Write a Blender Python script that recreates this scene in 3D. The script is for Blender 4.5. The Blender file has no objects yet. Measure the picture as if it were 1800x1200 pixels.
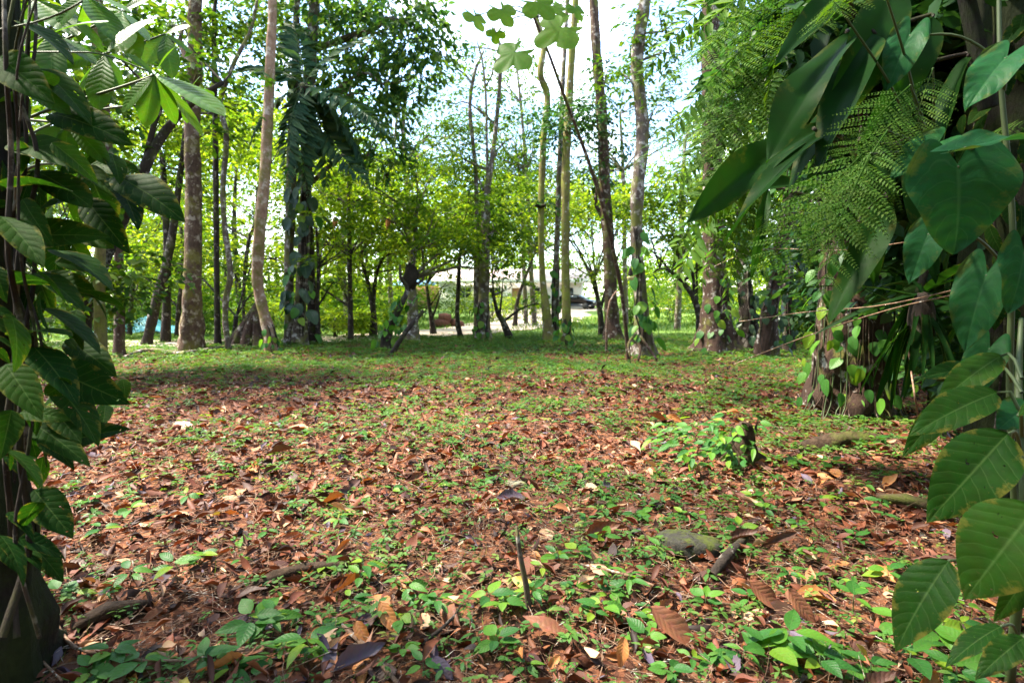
import bpy, math, random
import numpy as np
from mathutils import Vector, Matrix

# ------------------------------------------------------------------ camera
SC = bpy.context.scene
CAM_H, FPX, HORIZON = 1.3, 1000.0, 520.0          # photo pixels: 1800 x 1200
PITCH = -math.atan((600 - HORIZON) / FPX)
cam_data = bpy.data.cameras.new('camera')
cam = bpy.data.objects.new('camera', cam_data)
SC.collection.objects.link(cam)
cam.location = (0, 0, CAM_H)
cam.rotation_euler = (math.pi / 2 + PITCH, 0, 0)
cam_data.sensor_width = 36
cam_data.lens = 36 * FPX / 1800
cam_data.clip_start = 0.05
cam_data.clip_end = 3000
cam_data.dof.use_dof = True
cam_data.dof.focus_distance = 2.9
cam_data.dof.aperture_fstop = 3.2
SC.camera = cam

# ------------------------------------------------------------------ sky, sun, exposure
SUN_AZ, SUN_EL = math.radians(-78), math.radians(57)   # azimuth from +Y towards +X
SUNV = Vector((math.sin(SUN_AZ) * math.cos(SUN_EL), math.cos(SUN_AZ) * math.cos(SUN_EL), math.sin(SUN_EL)))
world = bpy.data.worlds.new('World')
SC.world = world
world.use_nodes = True
wn, wl = world.node_tree.nodes, world.node_tree.links
bg = wn['Background']
sky = wn.new('ShaderNodeTexSky')
sky.sky_type = 'NISHITA'
sky.sun_disc = False
sky.sun_elevation = SUN_EL
sky.sun_rotation = SUN_AZ
sky.air_density = 1.0
sky.dust_density = 0.5
sky.ozone_density = 2.0
tc = wn.new('ShaderNodeTexCoord')
cn = wn.new('ShaderNodeTexNoise')
cn.inputs['Scale'].default_value = 3.2
cn.inputs['Detail'].default_value = 7
cn.inputs['Roughness'].default_value = 0.6
cr = wn.new('ShaderNodeValToRGB')
cr.color_ramp.elements[0].position = 0.50
cr.color_ramp.elements[1].position = 0.68
mx = wn.new('ShaderNodeMixRGB')
mx.inputs[2].default_value = (8.6, 8.8, 9.2, 1)
wl.new(tc.outputs['Generated'], cn.inputs['Vector'])
wl.new(cn.outputs['Fac'], cr.inputs['Fac'])
wl.new(cr.outputs['Color'], mx.inputs[0])
wl.new(sky.outputs[0], mx.inputs[1])
wl.new(mx.outputs[0], bg.inputs['Color'])
bg.inputs['Strength'].default_value = 0.15
sun_data = bpy.data.lights.new('sun', 'SUN')
sun_data.energy = 4.6
sun_data.angle = math.radians(5)
sun_data.color = (1.0, 0.91, 0.76)
sun = bpy.data.objects.new('sun', sun_data)
SC.collection.objects.link(sun)
sun.rotation_euler = SUNV.to_track_quat('Z', 'Y').to_euler()
sun.location = SUNV * 60
SC.view_settings.view_transform = 'Standard'
SC.view_settings.look = 'None'
SC.view_settings.gamma = 1
SC.view_settings.use_curve_mapping = False
SC.view_settings.exposure = 2.48
SC.render.engine = 'CYCLES'
cy = SC.cycles
cy.use_denoising = True
try:
    cy.denoiser = 'OPENIMAGEDENOISE'
except Exception:
    pass
cy.max_bounces = 7
cy.diffuse_bounces = 4
cy.glossy_bounces = 2
cy.transmission_bounces = 4
cy.transparent_max_bounces = 4
cy.sample_clamp_indirect = 6
cy.caustics_reflective = False
cy.caustics_refractive = False

# ------------------------------------------------------------------ helpers
rng = np.random.default_rng(11)
random.seed(5)
C = SC.collection
_F = np.array((0, math.cos(PITCH), math.sin(PITCH)))
_U = np.array((0, -math.sin(PITCH), math.cos(PITCH)))

def ray(x, y):
    return _F + np.array((1.0, 0, 0)) * ((x - 900) / FPX) + _U * ((600 - y) / FPX)

def P(x, y, d):
    """world point seen at photo pixel (x, y), d metres in front of the camera"""
    r = ray(x, y)
    return np.array((0, 0, CAM_H)) + r * (d / r[1])

def gz(x, y):
    """height of the ground: gentle hummocks"""
    x = np.asarray(x, float); y = np.asarray(y, float)
    near = np.exp(-(y / 22.0) ** 2)
    return near * (0.030 * np.sin(1.3 * x + 0.7 * y + .4) + 0.022 * np.sin(2.1 * y - 1.1 * x + 1.9)
                   + 0.012 * np.sin(4.3 * x + 2.9 * y) + 0.010 * np.sin(5.9 * y - 3.7 * x + .8)) - 0.012

def G(x, y):
    r = ray(x, y)
    p = np.array((0, 0, CAM_H)) + r * (-CAM_H / r[2])
    p[2] = float(gz(p[0], p[1]))
    return p

def make_mesh(name, V, faces=(), rnd=None, uv=None, smooth=True):
    """faces: list of (n,k) integer arrays; rnd: one value per vertex; uv: per vertex"""
    me = bpy.data.meshes.new(name)
    V = np.ascontiguousarray(V, np.float32)
    me.vertices.add(len(V))
    me.vertices.foreach_set('co', V.ravel())
    fl = [np.asarray(f, np.int32) for f in faces if len(f)]
    loops = np.concatenate([f.ravel() for f in fl])
    tot = np.concatenate([np.full(len(f), f.shape[1], np.int32) for f in fl])
    st = np.concatenate(([0], np.cumsum(tot)[:-1])).astype(np.int32)
    me.loops.add(len(loops))
    me.loops.foreach_set('vertex_index', loops)
    me.polygons.add(len(tot))
    me.polygons.foreach_set('loop_start', st)
    me.polygons.foreach_set('loop_total', tot)
    if smooth:
        me.polygons.foreach_set('use_smooth', np.ones(len(tot), bool))
    if rnd is not None:
        a = me.attributes.new('rnd', 'FLOAT', 'POINT')
        a.data.foreach_set('value', np.ascontiguousarray(rnd, np.float32))
    if uv is not None:
        l = me.uv_layers.new(name='UVMap')
        l.data.foreach_set('uv', np.ascontiguousarray(np.asarray(uv, np.float32)[loops]).ravel())
    me.update(calc_edges=True)
    return me

def link(name, data, parent=None, mat=None):
    o = bpy.data.objects.new(name, data)
    C.objects.link(o)
    if parent is not None:
        o.parent = parent
    if mat is not None:
        data.materials.append(mat)
    return o

def tag(o, label=None, cat=None, group=None, kind=None):
    if label: o['label'] = label
    if cat: o['category'] = cat
    if group: o['group'] = group
    if kind: o['kind'] = kind
    return o

def empty(name, loc, label, cat, group=None):
    o = bpy.data.objects.new(name, None)
    C.objects.link(o)
    o.empty_display_size = 0.1
    o.location = loc
    return tag(o, label, cat, group)

def nrm(a):
    return a / np.maximum(np.linalg.norm(a, axis=-1, keepdims=True), 1e-9)

def orient(d, n):
    """(N,3,3) matrices with columns X, Y=d, Z~n"""
    y = nrm(d)
    z = nrm(n - y * np.sum(n * y, -1, keepdims=True))
    x = np.cross(y, z)
    return np.stack((x, y, z), -1)

class Bag:
    """collects shapes into one mesh"""
    def __init__(s):
        s.V, s.F, s.R, s.UV, s.n = [], {}, [], [], 0
    def add(s, V, faces, rnd=0.0, uv=None):
        V = np.asarray(V, float).reshape(-1, 3)
        for f in faces:
            f = np.asarray(f)
            if len(f):
                s.F.setdefault(f.shape[1], []).append(f + s.n)
        s.V.append(V)
        s.R.append(np.broadcast_to(np.asarray(rnd, float), (len(V),)))
        s.UV.append(np.zeros((len(V), 2)) if uv is None else uv)
        s.n += len(V)
    def scatter(s, t, M, loc, scale, rnd, wide=None):
        """copies of template t = (V, faces, uv)"""
        V0, faces, uv = t
        N, m = len(loc), len(V0)
        if N == 0: return
        sc = np.asarray(scale, float).reshape(-1, 1, 1) * np.ones((N, 1, 3))
        if wide is not None:
            sc = sc * np.stack((wide, np.ones(N), np.ones(N)), -1)[:, None, :]
        V = np.einsum('nij,nkj->nki', M, V0[None] * sc) + np.asarray(loc)[:, None, :]
        off = (np.arange(N) * m)[:, None, None]
        s.add(V.reshape(-1, 3), [(np.asarray(f)[None] + off).reshape(-1, np.asarray(f).shape[1]) for f in faces],
              np.repeat(np.asarray(rnd, float), m), np.tile(uv, (N, 1)))
    def mesh(s, name, smooth=True):
        return make_mesh(name, np.concatenate(s.V), [np.concatenate(v) for v in s.F.values()],
                         np.concatenate(s.R), np.concatenate(s.UV), smooth)

def catmull(pts, n):
    pts = np.asarray(pts, float)
    p = np.concatenate((2 * pts[:1] - pts[1:2], pts, 2 * pts[-1:] - pts[-2:-1]))
    k = len(pts) - 1
    t = np.linspace(0, k, n)
    i = np.minimum(t.astype(int), k - 1)
    u = (t - i)[:, None]
    a, b, c, d = p[i], p[i + 1], p[i + 2], p[i + 3]
    return 0.5 * (2 * b + (c - a) * u + (2 * a - 5 * b + 4 * c - d) * u ** 2 + (3 * b - a - 3 * c + d) * u ** 3)

def tube(bag, pts, rad, sides=8, step=0.25, rough=0.0, flare=0.0, lobes=5, rnd=0.0, seed=0, nmin=3, cap=True):
    """a swept limb through control points; last column handled separately as radii"""
    pts = np.asarray(pts, float)
    rad = np.broadcast_to(np.asarray(rad, float), (len(pts),))
    L = np.sum(np.linalg.norm(np.diff(pts, axis=0), axis=1))
    n = int(max(nmin, min(90, L / step)))
    q = catmull(np.column_stack((pts, rad)), n)
    c, r = q[:, :3], np.maximum(q[:, 3], 0.0006)
    T = nrm(np.gradient(c, axis=0))
    ref = np.array((1.0, 0.1, 0.0)) if abs(T[0][0]) < .8 else np.array((0, 0.1, 1.0))
    A = nrm(np.cross(T, ref)); B = np.cross(T, A)
    th = np.linspace(0, 2 * np.pi, sides, endpoint=False)
    R = r[:, None] * np.ones((1, sides))
    if rough:
        h = np.linspace(0, L, n)[:, None]
        k = seed * 1.7
        R = R * (1 + rough * (np.sin(3 * th + 2.1 * h + k) * .35 + np.sin(5 * th - 3.3 * h + 2 * k) * .25 + np.sin(2 * th + 6.7 * h + k) * .25
                              + np.sin(7.7 * h + 3 * k) * .3) + rough * .5 * (np.random.default_rng(seed + 3).random((n, sides)) - .5))
    if flare:
        hz = c[:, 2:3] - c[0, 2]
        R = R * (1 + flare * np.exp(-hz / (2.0 * r[0])) * (1 + 0.75 * np.sin(lobes * th + seed)))
    V = c[:, None, :] + R[..., None] * (np.cos(th)[None, :, None] * A[:, None, :] + np.sin(th)[None, :, None] * B[:, None, :])
    i = np.arange(n - 1)[:, None] * sides
    j = np.arange(sides)[None]
    j2 = (j + 1) % sides
    Q = np.stack((i + j, i + j2, i + sides + j2, i + sides + j), -1).reshape(-1, 4)
    uv = np.stack(np.broadcast_arrays(th[None] / 6.283, np.linspace(0, L, n)[:, None]), -1).reshape(-1, 2)
    V = V.reshape(-1, 3)
    faces = [Q]
    if cap:
        V = np.concatenate((V, c[-1:] + T[-1:] * r[-1] * .3))
        k = (n - 1) * sides
        faces.append(np.stack((k + np.arange(sides), k + (np.arange(sides) + 1) % sides, np.full(sides, n * sides)), -1))
        uv = np.concatenate((uv, [[0, L]]))
    bag.add(V, faces, rnd, uv)

# ---- leaf templates: unit length along +Y, +Z is the upper face
def leaf_t(nl, nw, a=.6, b=.9, W=.25, droop=.15, fold=.15, ripple=0., heart=0., quilt=0., nv=7, twist=0., curl=0., jag=0., seed=0):
    t = np.linspace(0, 1, nl + 1); u = np.linspace(-1, 1, nw + 1)
    mxv = ((a / (a + b)) ** a) * ((b / (a + b)) ** b)
    if heart:
        w = W * (1 - t) ** 0.95 * (0.72 + 1.0 * t) * 1.22
    else:
        w = W * (t ** a) * ((1 - t) ** b) / mxv
    if jag:
        w = w * (1 + jag * np.random.default_rng(seed + 40).normal(0, 1, nl + 1))
    Tt, Uu = np.meshgrid(t, u, indexing='ij')
    Ww = np.broadcast_to(w[:, None], Tt.shape)
    x = Uu * Ww
    y = Tt.copy()
    if heart:
        y = y - heart * np.sin(np.pi * np.clip(np.abs(Uu), 0, 1)) * (1 - Tt) ** 2
    z = fold * np.abs(x) - droop * Tt ** 2 + ripple * np.sin(9 * Tt + 2 * np.sign(Uu) + seed) * np.abs(Uu) ** 2 * W
    if quilt:
        z = z + quilt * np.abs(np.sin(np.pi * (nv * Tt - 1.6 * np.abs(Uu) * Ww / max(W, 1e-6)))) * np.abs(Uu) ** .3 * (1 - np.abs(Uu) ** 4) * W
    if curl:
        z = z + curl * (np.abs(Uu) ** 2) * Ww * (0.6 + .6 * np.sin(3 * Tt + seed))
        x = x * (1 - .35 * abs(curl) * np.abs(Uu))
    if twist:
        an = twist * Tt
        x, z = x * np.cos(an) - z * np.sin(an) * .3, z + x * np.sin(an)
    V = np.stack((x, y, z), -1).reshape(-1, 3)
    uv = np.stack((Uu * .5 + .5, Tt), -1).reshape(-1, 2)
    k = nw + 1
    i = (np.arange(nl)[:, None] * k + np.arange(nw)[None]).reshape(-1)
    Q = np.stack((i, i + 1, i + k + 1, i + k), -1)
    return V, [Q], uv

LEAF_LO = (np.array(((0, 0, 0), (.24, .42, .05), (0, 1, -.12), (-.24, .42, .05)), float), [np.array(((0, 1, 2), (0, 2, 3)))],
           np.array(((.5, 0), (1, .5), (.5, 1), (0, .5))))
LEAF_THIN = (LEAF_LO[0] * np.array((.62, 1, 1)), LEAF_LO[1], LEAF_LO[2])
def mid_leaf(W, droop, fold):
    V = np.array(((0, 0, 0), (W * .8, .25, fold), (0, .3, 0), (-W * .8, .25, fold), (W * .9, .6, fold - droop * .4), (0, .65, -droop * .45), (-W * .9, .6, fold - droop * .4), (0, 1, -droop)), float)
    Tt = np.array(((0, 1, 2), (0, 2, 3), (4, 7, 5), (5, 7, 6))); Q = np.array(((1, 4, 5, 2), (2, 5, 6, 3)))
    uv = np.stack((V[:, 0] / (2 * W) + .5, V[:, 1]), -1)
    return V, [Tt, Q], uv
LEAF_MID = mid_leaf(.27, .18, .05)
LEAF_MID2 = mid_leaf(.2, .3, .03)

def sprays(r, c, d, L, k, size, droop=.25, up=(0, 0, 1), flat=.5):
    """k leaves along each twig starting at c in direction d: returns M, loc, scale"""
    N = len(c)
    d = nrm(d)
    t = (np.arange(k) + .6) / k
    side = nrm(np.cross(d, np.array(up, float)) + r.normal(0, .15, (N, 3)))
    loc = c[:, None] + d[:, None] * (t[None, :, None] * L) + r.normal(0, .12 * L, (N, k, 3)) * np.array((1, 1, flat)) - np.array((0, 0, 1.)) * (droop * L * t[None, :, None] ** 2)
    s = np.where(np.arange(k) % 2 == 0, 1., -1.)[None, :, None]
    ld = d[:, None] * .55 + side[:, None] * s * .8 + np.array((0, 0, -droop)) + r.normal(0, .28, (N, k, 3))
    ln = np.array(up, float) + r.normal(0, .38, (N, k, 3))
    M = orient(ld.reshape(-1, 3), ln.reshape(-1, 3))
    return M, loc.reshape(-1, 3), size * r.uniform(.6, 1.25, N * k)

def in_ball(r, n, shell=.35):
    v = nrm(r.normal(size=(n, 3)))
    return v * (shell + (1 - shell) * r.random((n, 1))) ** .6

def blob_leaves(bag, r, center, radii, n, k=9, size=.14, L=.5, droop=.25, t=LEAF_LO, base=0., spread=1., flat=.5):
    """a clump of leafy twigs filling an ellipsoid"""
    v = in_ball(r, n)
    c = np.asarray(center) + v * np.asarray(radii)
    d = v * np.array((1, 1, .35)) + r.normal(0, .5, (n, 3)) * np.array((1, 1, .4))
    M, loc, s = sprays(r, c, d, L, k, size, droop, flat=flat)
    R = np.clip(base + np.repeat(r.normal(.5, .17, n), k) + r.normal(0, .1, n * k), 0, 1)
    bag.scatter(t, M, loc, s, R)
# ------------------------------------------------------------------ materials
def new_mat(name):
    m = bpy.data.materials.new(name)
    m.use_nodes = True
    n, l = m.node_tree.nodes, m.node_tree.links
    return m, n, l, n['Principled BSDF']

def ramp(n, stops, interp='LINEAR'):
    c = n.new('ShaderNodeValToRGB')
    c.color_ramp.interpolation = interp
    e = c.color_ramp.elements
    while len(e) < len(stops): e.new(1)
    for i, (p, col) in enumerate(stops):
        e[i].position = p
        e[i].color = (*col, 1)
    return c

def noise(n, l, coord, scale, detail=4, rough=.55, dim='3D'):
    t = n.new('ShaderNodeTexNoise')
    t.inputs['Scale'].default_value = scale
    t.inputs['Detail'].default_value = detail
    t.inputs['Roughness'].default_value = rough
    if coord is not None: l.new(coord, t.inputs['Vector'])
    return t

def math_n(n, l, op, a, b=None, c=None):
    m = n.new('ShaderNodeMath'); m.operation = op
    for i, v in enumerate((a, b, c)):
        if v is None: continue
        if isinstance(v, (int, float)): m.inputs[i].default_value = v
        else: l.new(v, m.inputs[i])
    return m.outputs[0]

def mix_c(n, l, f, a, b, mode='MIX'):
    m = n.new('ShaderNodeMixRGB'); m.blend_type = mode
    for i, v in enumerate((f, a, b)):
        if isinstance(v, (int, float)): m.inputs[i].default_value = v
        elif isinstance(v, tuple): m.inputs[i].default_value = (*v, 1)
        else: l.new(v, m.inputs[i])
    return m.outputs[0]

def leaf_mat(name, stops, trans=.4, rough=.42, tint=(1.25, 1.2, .45), veins=0, vein_col=None, spots=0., objrand=True, spec=.25, tscale=1.0, holes=0., margin=0., vbump=.2):
    m, n, l, b = new_mat(name)
    at = n.new('ShaderNodeAttribute'); at.attribute_name = 'rnd'
    v = at.outputs['Fac']
    if objrand:
        oi = n.new('ShaderNodeObjectInfo')
        v = math_n(n, l, 'ADD', v, math_n(n, l, 'MULTIPLY', oi.outputs['Random'], .999))
        v = math_n(n, l, 'FRACT', v)
    c = ramp(n, stops)
    l.new(v, c.inputs['Fac'])
    col = c.outputs['Color']
    tcn = n.new('ShaderNodeTexCoord')
    nz = noise(n, l, tcn.outputs['Object'], 9, 3)
    col = mix_c(n, l, .35, col, nz.outputs['Color'], 'SOFT_LIGHT')
    if veins:
        uv = n.new('ShaderNodeUVMap'); sp = n.new('ShaderNodeSeparateXYZ'); l.new(uv.outputs[0], sp.inputs[0])
        au = math_n(n, l, 'ABSOLUTE', math_n(n, l, 'SUBTRACT', sp.outputs['X'], .5))
        ph = math_n(n, l, 'SUBTRACT', math_n(n, l, 'MULTIPLY', sp.outputs['Y'], float(veins)), math_n(n, l, 'MULTIPLY', au, 3.2))
        vn = noise(n, l, tcn.outputs['Object'], 2.3, 3)
        ph = math_n(n, l, 'ADD', ph, math_n(n, l, 'MULTIPLY', vn.outputs['Fac'], 1.3))
        lat = math_n(n, l, 'ABSOLUTE', math_n(n, l, 'SINE', math_n(n, l, 'MULTIPLY', ph, math.pi)))
        vl = math_n(n, l, 'SUBTRACT', 1., math_n(n, l, 'MULTIPLY', lat, 6.)); vl = math_n(n, l, 'MAXIMUM', vl, 0.)
        mid = math_n(n, l, 'MAXIMUM', math_n(n, l, 'SUBTRACT', 1., math_n(n, l, 'MULTIPLY', au, 38.)), 0.)
        vv = math_n(n, l, 'MAXIMUM', math_n(n, l, 'MULTIPLY', vl, .55), mid)
        col = mix_c(n, l, math_n(n, l, 'MULTIPLY', vv, .32), col, vein_col or (.16, .26, .08))
        bp = n.new('ShaderNodeBump'); bp.inputs['Strength'].default_value = vbump; bp.inputs['Distance'].default_value = .01
        fine = noise(n, l, tcn.outputs['Object'], 60, 3)
        hh = math_n(n, l, 'ADD', math_n(n, l, 'MULTIPLY', lat, .6), math_n(n, l, 'MULTIPLY', fine.outputs['Fac'], .35))
        l.new(hh, bp.inputs['Height']); l.new(bp.outputs[0], b.inputs['Normal'])
    if spots:
        n2 = noise(n, l, tcn.outputs['Object'], 22, 5, .7)
        r2 = ramp(n, ((.62, (0, 0, 0)), (.72, (1, 1, 1)))); l.new(n2.outputs['Fac'], r2.inputs['Fac'])
        col = mix_c(n, l, math_n(n, l, 'MULTIPLY', r2.outputs['Color'], spots), col, (.12, .075, .03))
    if margin:
        n3 = noise(n, l, tcn.outputs['Object'], 5, 6, .7)
        uv3 = n.new('ShaderNodeUVMap'); s3 = n.new('ShaderNodeSeparateXYZ'); l.new(uv3.outputs[0], s3.inputs[0])
        e3 = math_n(n, l, 'ADD', math_n(n, l, 'MULTIPLY', math_n(n, l, 'ABSOLUTE', math_n(n, l, 'SUBTRACT', s3.outputs['X'], .5)), .5), n3.outputs['Fac'])
        r3 = ramp(n, ((.72, (0, 0, 0)), (.8, (.6, .6, .6)), (.9, (1, 1, 1)))); l.new(e3, r3.inputs['Fac'])
        col = mix_c(n, l, math_n(n, l, 'MULTIPLY', r3.outputs['Color'], margin), col, (.20, .17, .03))
    l.new(col, b.inputs['Base Color'])
    rn = noise(n, l, tcn.outputs['Object'], 30, 2)
    l.new(math_n(n, l, 'ADD', math_n(n, l, 'MULTIPLY', rn.outputs['Fac'], .2), rough - .1), b.inputs['Roughness'])
    b.inputs['Specular IOR Level'].default_value = spec
    if trans:
        tr = n.new('ShaderNodeBsdfTranslucent')
        l.new(mix_c(n, l, 1., col, tuple(x * tscale for x in tint), 'MULTIPLY'), tr.inputs['Color'])
        ms = n.new('ShaderNodeMixShader'); ms.inputs[0].default_value = trans
        l.new(b.outputs[0], ms.inputs[1]); l.new(tr.outputs[0], ms.inputs[2])
        last = ms.outputs[0]
        if holes:
            n4 = noise(n, l, tcn.outputs['Object'], 13, 3, .6)
            th = math_n(n, l, 'GREATER_THAN', n4.outputs['Fac'], holes)
            tp = n.new('ShaderNodeBsdfTransparent'); m4 = n.new('ShaderNodeMixShader')
            l.new(th, m4.inputs[0]); l.new(last, m4.inputs[1]); l.new(tp.outputs[0], m4.inputs[2]); last = m4.outputs[0]
        l.new(last, n['Material Output'].inputs[0])
    return m

def bark_mat(name, c0, c1, c2, lichen=0., lichen_col=(.5, .48, .42), moss=0., moss_col=(.09, .13, .02), scale=1., stretch=.22, bump=.6, moss_low=0.):
    m, n, l, b = new_mat(name)
    tcn = n.new('ShaderNodeTexCoord'); mp = n.new('ShaderNodeMapping')
    mp.inputs['Scale'].default_value = (scale, scale, scale * stretch)
    l.new(tcn.outputs['Object'], mp.inputs['Vector'])
    a = noise(n, l, mp.outputs[0], 14, 8, .68)
    cr_ = ramp(n, ((.28, c0), (.5, c1), (.75, c2))); l.new(a.outputs['Fac'], cr_.inputs['Fac'])
    col = cr_.outputs['Color']
    a2 = noise(n, l, tcn.outputs['Object'], 1.7 * scale, 4)
    col = mix_c(n, l, .6, col, a2.outputs['Fac'], 'SOFT_LIGHT')
    if lichen:
        k = noise(n, l, tcn.outputs['Object'], 7 * scale, 6, .62)
        r = ramp(n, ((.60 - .14 * lichen, (0, 0, 0)), (.66 - .12 * lichen, (1, 1, 1)))); l.new(k.outputs['Fac'], r.inputs['Fac'])
        col = mix_c(n, l, math_n(n, l, 'MULTIPLY', r.outputs['Color'], .8), col, lichen_col)
    if moss:
        k = noise(n, l, tcn.outputs['Object'], 2.6 * scale, 8, .7)
        r = ramp(n, ((.62 - .3 * moss, (0, 0, 0)), (.72 - .25 * moss, (1, 1, 1)))); l.new(k.outputs['Fac'], r.inputs['Fac'])
        mn = noise(n, l, tcn.outputs['Object'], 40, 4)
        mc = mix_c(n, l, mn.outputs['Fac'], tuple(x * .55 for x in moss_col), tuple(x * 1.5 for x in moss_col))
        col = mix_c(n, l, math_n(n, l, 'MULTIPLY', r.outputs['Color'], .9), col, mc)
    l.new(col, b.inputs['Base Color'])
    b.inputs['Roughness'].default_value = .9
    b.inputs['Specular IOR Level'].default_value = .25
    bp = n.new('ShaderNodeBump'); bp.inputs['Strength'].default_value = bump; bp.inputs['Distance'].default_value = .05
    f = noise(n, l, mp.outputs[0], 22, 8, .7)
    l.new(f.outputs['Fac'], bp.inputs['Height']); l.new(bp.outputs[0], b.inputs['Normal'])
    return m

def flat_mat(name, col, rough=.6, metal=0., var=.25, nscale=6., spec=.5, trans=0.):
    m, n, l, b = new_mat(name)
    tcn = n.new('ShaderNodeTexCoord'); a = noise(n, l, tcn.outputs['Object'], nscale, 6)
    c = mix_c(n, l, var, col, a.outputs['Fac'], 'OVERLAY')
    l.new(c, b.inputs['Base Color'])
    b.inputs['Roughness'].default_value = rough; b.inputs['Metallic'].default_value = metal
    b.inputs['Specular IOR Level'].default_value = spec
    if trans: b.inputs['Transmission Weight'].default_value = trans
    return m

MT = {}
# foliage
MT['bright'] = leaf_mat('bright_foliage', ((0, (.028, .080, .014)), (.35, (.065, .135, .014)), (.7, (.125, .195, .016)), (1, (.21, .26, .03))), trans=.58, rough=.6, tint=(1.7, 1.65, .4), spec=.1)
MT['mid'] = leaf_mat('mid_foliage', ((0, (.022, .065, .010)), (.5, (.050, .115, .014)), (1, (.11, .18, .02))), trans=.45, rough=.55, tint=(1.5, 1.4, .4), spec=.15)
MT['dark'] = leaf_mat('dark_foliage', ((0, (.012, .042, .016)), (.5, (.026, .078, .022)), (1, (.06, .13, .03))), trans=.42, rough=.45, tint=(1.3, 1.35, .5), spec=.2)
MT['dark2'] = leaf_mat('hanging_crown_foliage', ((0, (.020, .065, .022)), (.5, (.05, .12, .03)), (1, (.11, .185, .04))), trans=.5, rough=.5, tint=(1.4, 1.4, .45), spec=.15)
MT['yellow'] = leaf_mat('yellow_green_foliage', ((0, (.09, .12, .012)), (.5, (.16, .19, .02)), (1, (.24, .24, .05))), trans=.5, rough=.5, tint=(1.5, 1.4, .4))
MT['blue'] = leaf_mat('blue_green_foliage', ((0, (0.0150, 0.0390, 0.0216)), (.5, (0.0300, 0.0600, 0.0312)), (1, (0.0540, 0.0900, 0.0480))), trans=.3, rough=.3, veins=6, objrand=True)
MT['palm'] = leaf_mat('palm_foliage', ((0, (.02, .06, .03)), (.5, (.04, .09, .04)), (1, (.08, .14, .05))), trans=.4, rough=.5, spec=.15)
MT['big'] = leaf_mat('big_leaf_green', ((0, (0.0120, 0.0464, 0.0065)), (.5, (0.0191, 0.0627, 0.0074)), (1, (0.0300, 0.0818, 0.0089))), trans=.42, rough=.5, veins=9, spots=.55, spec=.07, holes=.672, margin=.8, tint=(1.5, 1.5, .35))
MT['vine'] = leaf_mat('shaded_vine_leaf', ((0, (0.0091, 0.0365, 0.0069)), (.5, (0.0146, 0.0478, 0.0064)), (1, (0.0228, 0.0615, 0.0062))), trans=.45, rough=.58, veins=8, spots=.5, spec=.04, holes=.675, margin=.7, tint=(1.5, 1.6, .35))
MT['palmate'] = leaf_mat('palmate_leaf', ((0, (0.0425, 0.1190, 0.0136)), (.5, (0.0595, 0.1530, 0.0136)), (1, (0.0850, 0.1870, 0.0204))), trans=.5, rough=.38, veins=12, tint=(1.5, 1.4, .35))
MT['heart'] = leaf_mat('heart_leaf_green', ((0, (0.0170, 0.0814, 0.0279)), (1, (0.0232, 0.0969, 0.0279))), trans=.35, rough=.45, veins=6, vein_col=(.08, .2, .08), spots=.2, margin=.3, spec=.06)
MT['strap'] = leaf_mat('strap_leaf_green', ((0, (0.0084, 0.0351, 0.0071)), (1, (0.0140, 0.0467, 0.0076))), trans=.45, rough=.5, veins=0, spec=.05, margin=.3, tint=(1.4, 1.5, .4))
MT['fern'] = leaf_mat('fern_green', ((0, (.045, .12, .012)), (.5, (.07, .155, .018)), (1, (.11, .20, .03))), trans=.5, rough=.55, tint=(1.5, 1.4, .35), spec=.1)
MT['seed'] = leaf_mat('seedling_green', ((0, (0.0285, 0.1140, 0.0228)), (.45, (0.0522, 0.1615, 0.0266)), (.8, (0.0950, 0.2280, 0.0228)), (1, (0.1900, 0.2850, 0.0228))), trans=.45, rough=.42, veins=7, tint=(1.4, 1.4, .4))
MT['cover'] = leaf_mat('ground_cover_green', ((0, (.035, .11, .022)), (.45, (.07, .165, .03)), (.8, (.12, .21, .04)), (1, (.21, .25, .05))), trans=.45, rough=.5, objrand=False, tint=(1.4, 1.35, .4))
MT['grass'] = leaf_mat('grass_green', ((0, (.06, .14, .02)), (.5, (.10, .20, .03)), (1, (.20, .25, .06))), trans=.4, rough=.5, objrand=False)
LIT = ((0, (.018, .009, .007)), (.16, (.045, .017, .011)), (.34, (.095, .031, .016)), (.52, (.16, .051, .024)), (.68, (.25, .085, .036)), (.80, (.36, .15, .066)), (.88, (.44, .29, .18)), (.93, (.065, .045, .07)), (1, (.10, .07, .095)))
MT['litter'] = leaf_mat('dry_leaf_litter', LIT, trans=.12, rough=.62, objrand=False, tint=(1.2, .8, .4), spec=.3)
MT['dry'] = leaf_mat('dry_leaf', LIT, trans=.15, rough=.55, veins=8, vein_col=(.10, .05, .03), spots=.5, tint=(1.2, .8, .4), spec=.35, objrand=False)
MT['lobed'] = leaf_mat('lobed_leaf_green', ((0, (.07, .17, .012)), (1, (.12, .22, .02))), trans=.55, rough=.5, tint=(1.6, 1.5, .3), spec=.15)
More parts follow.
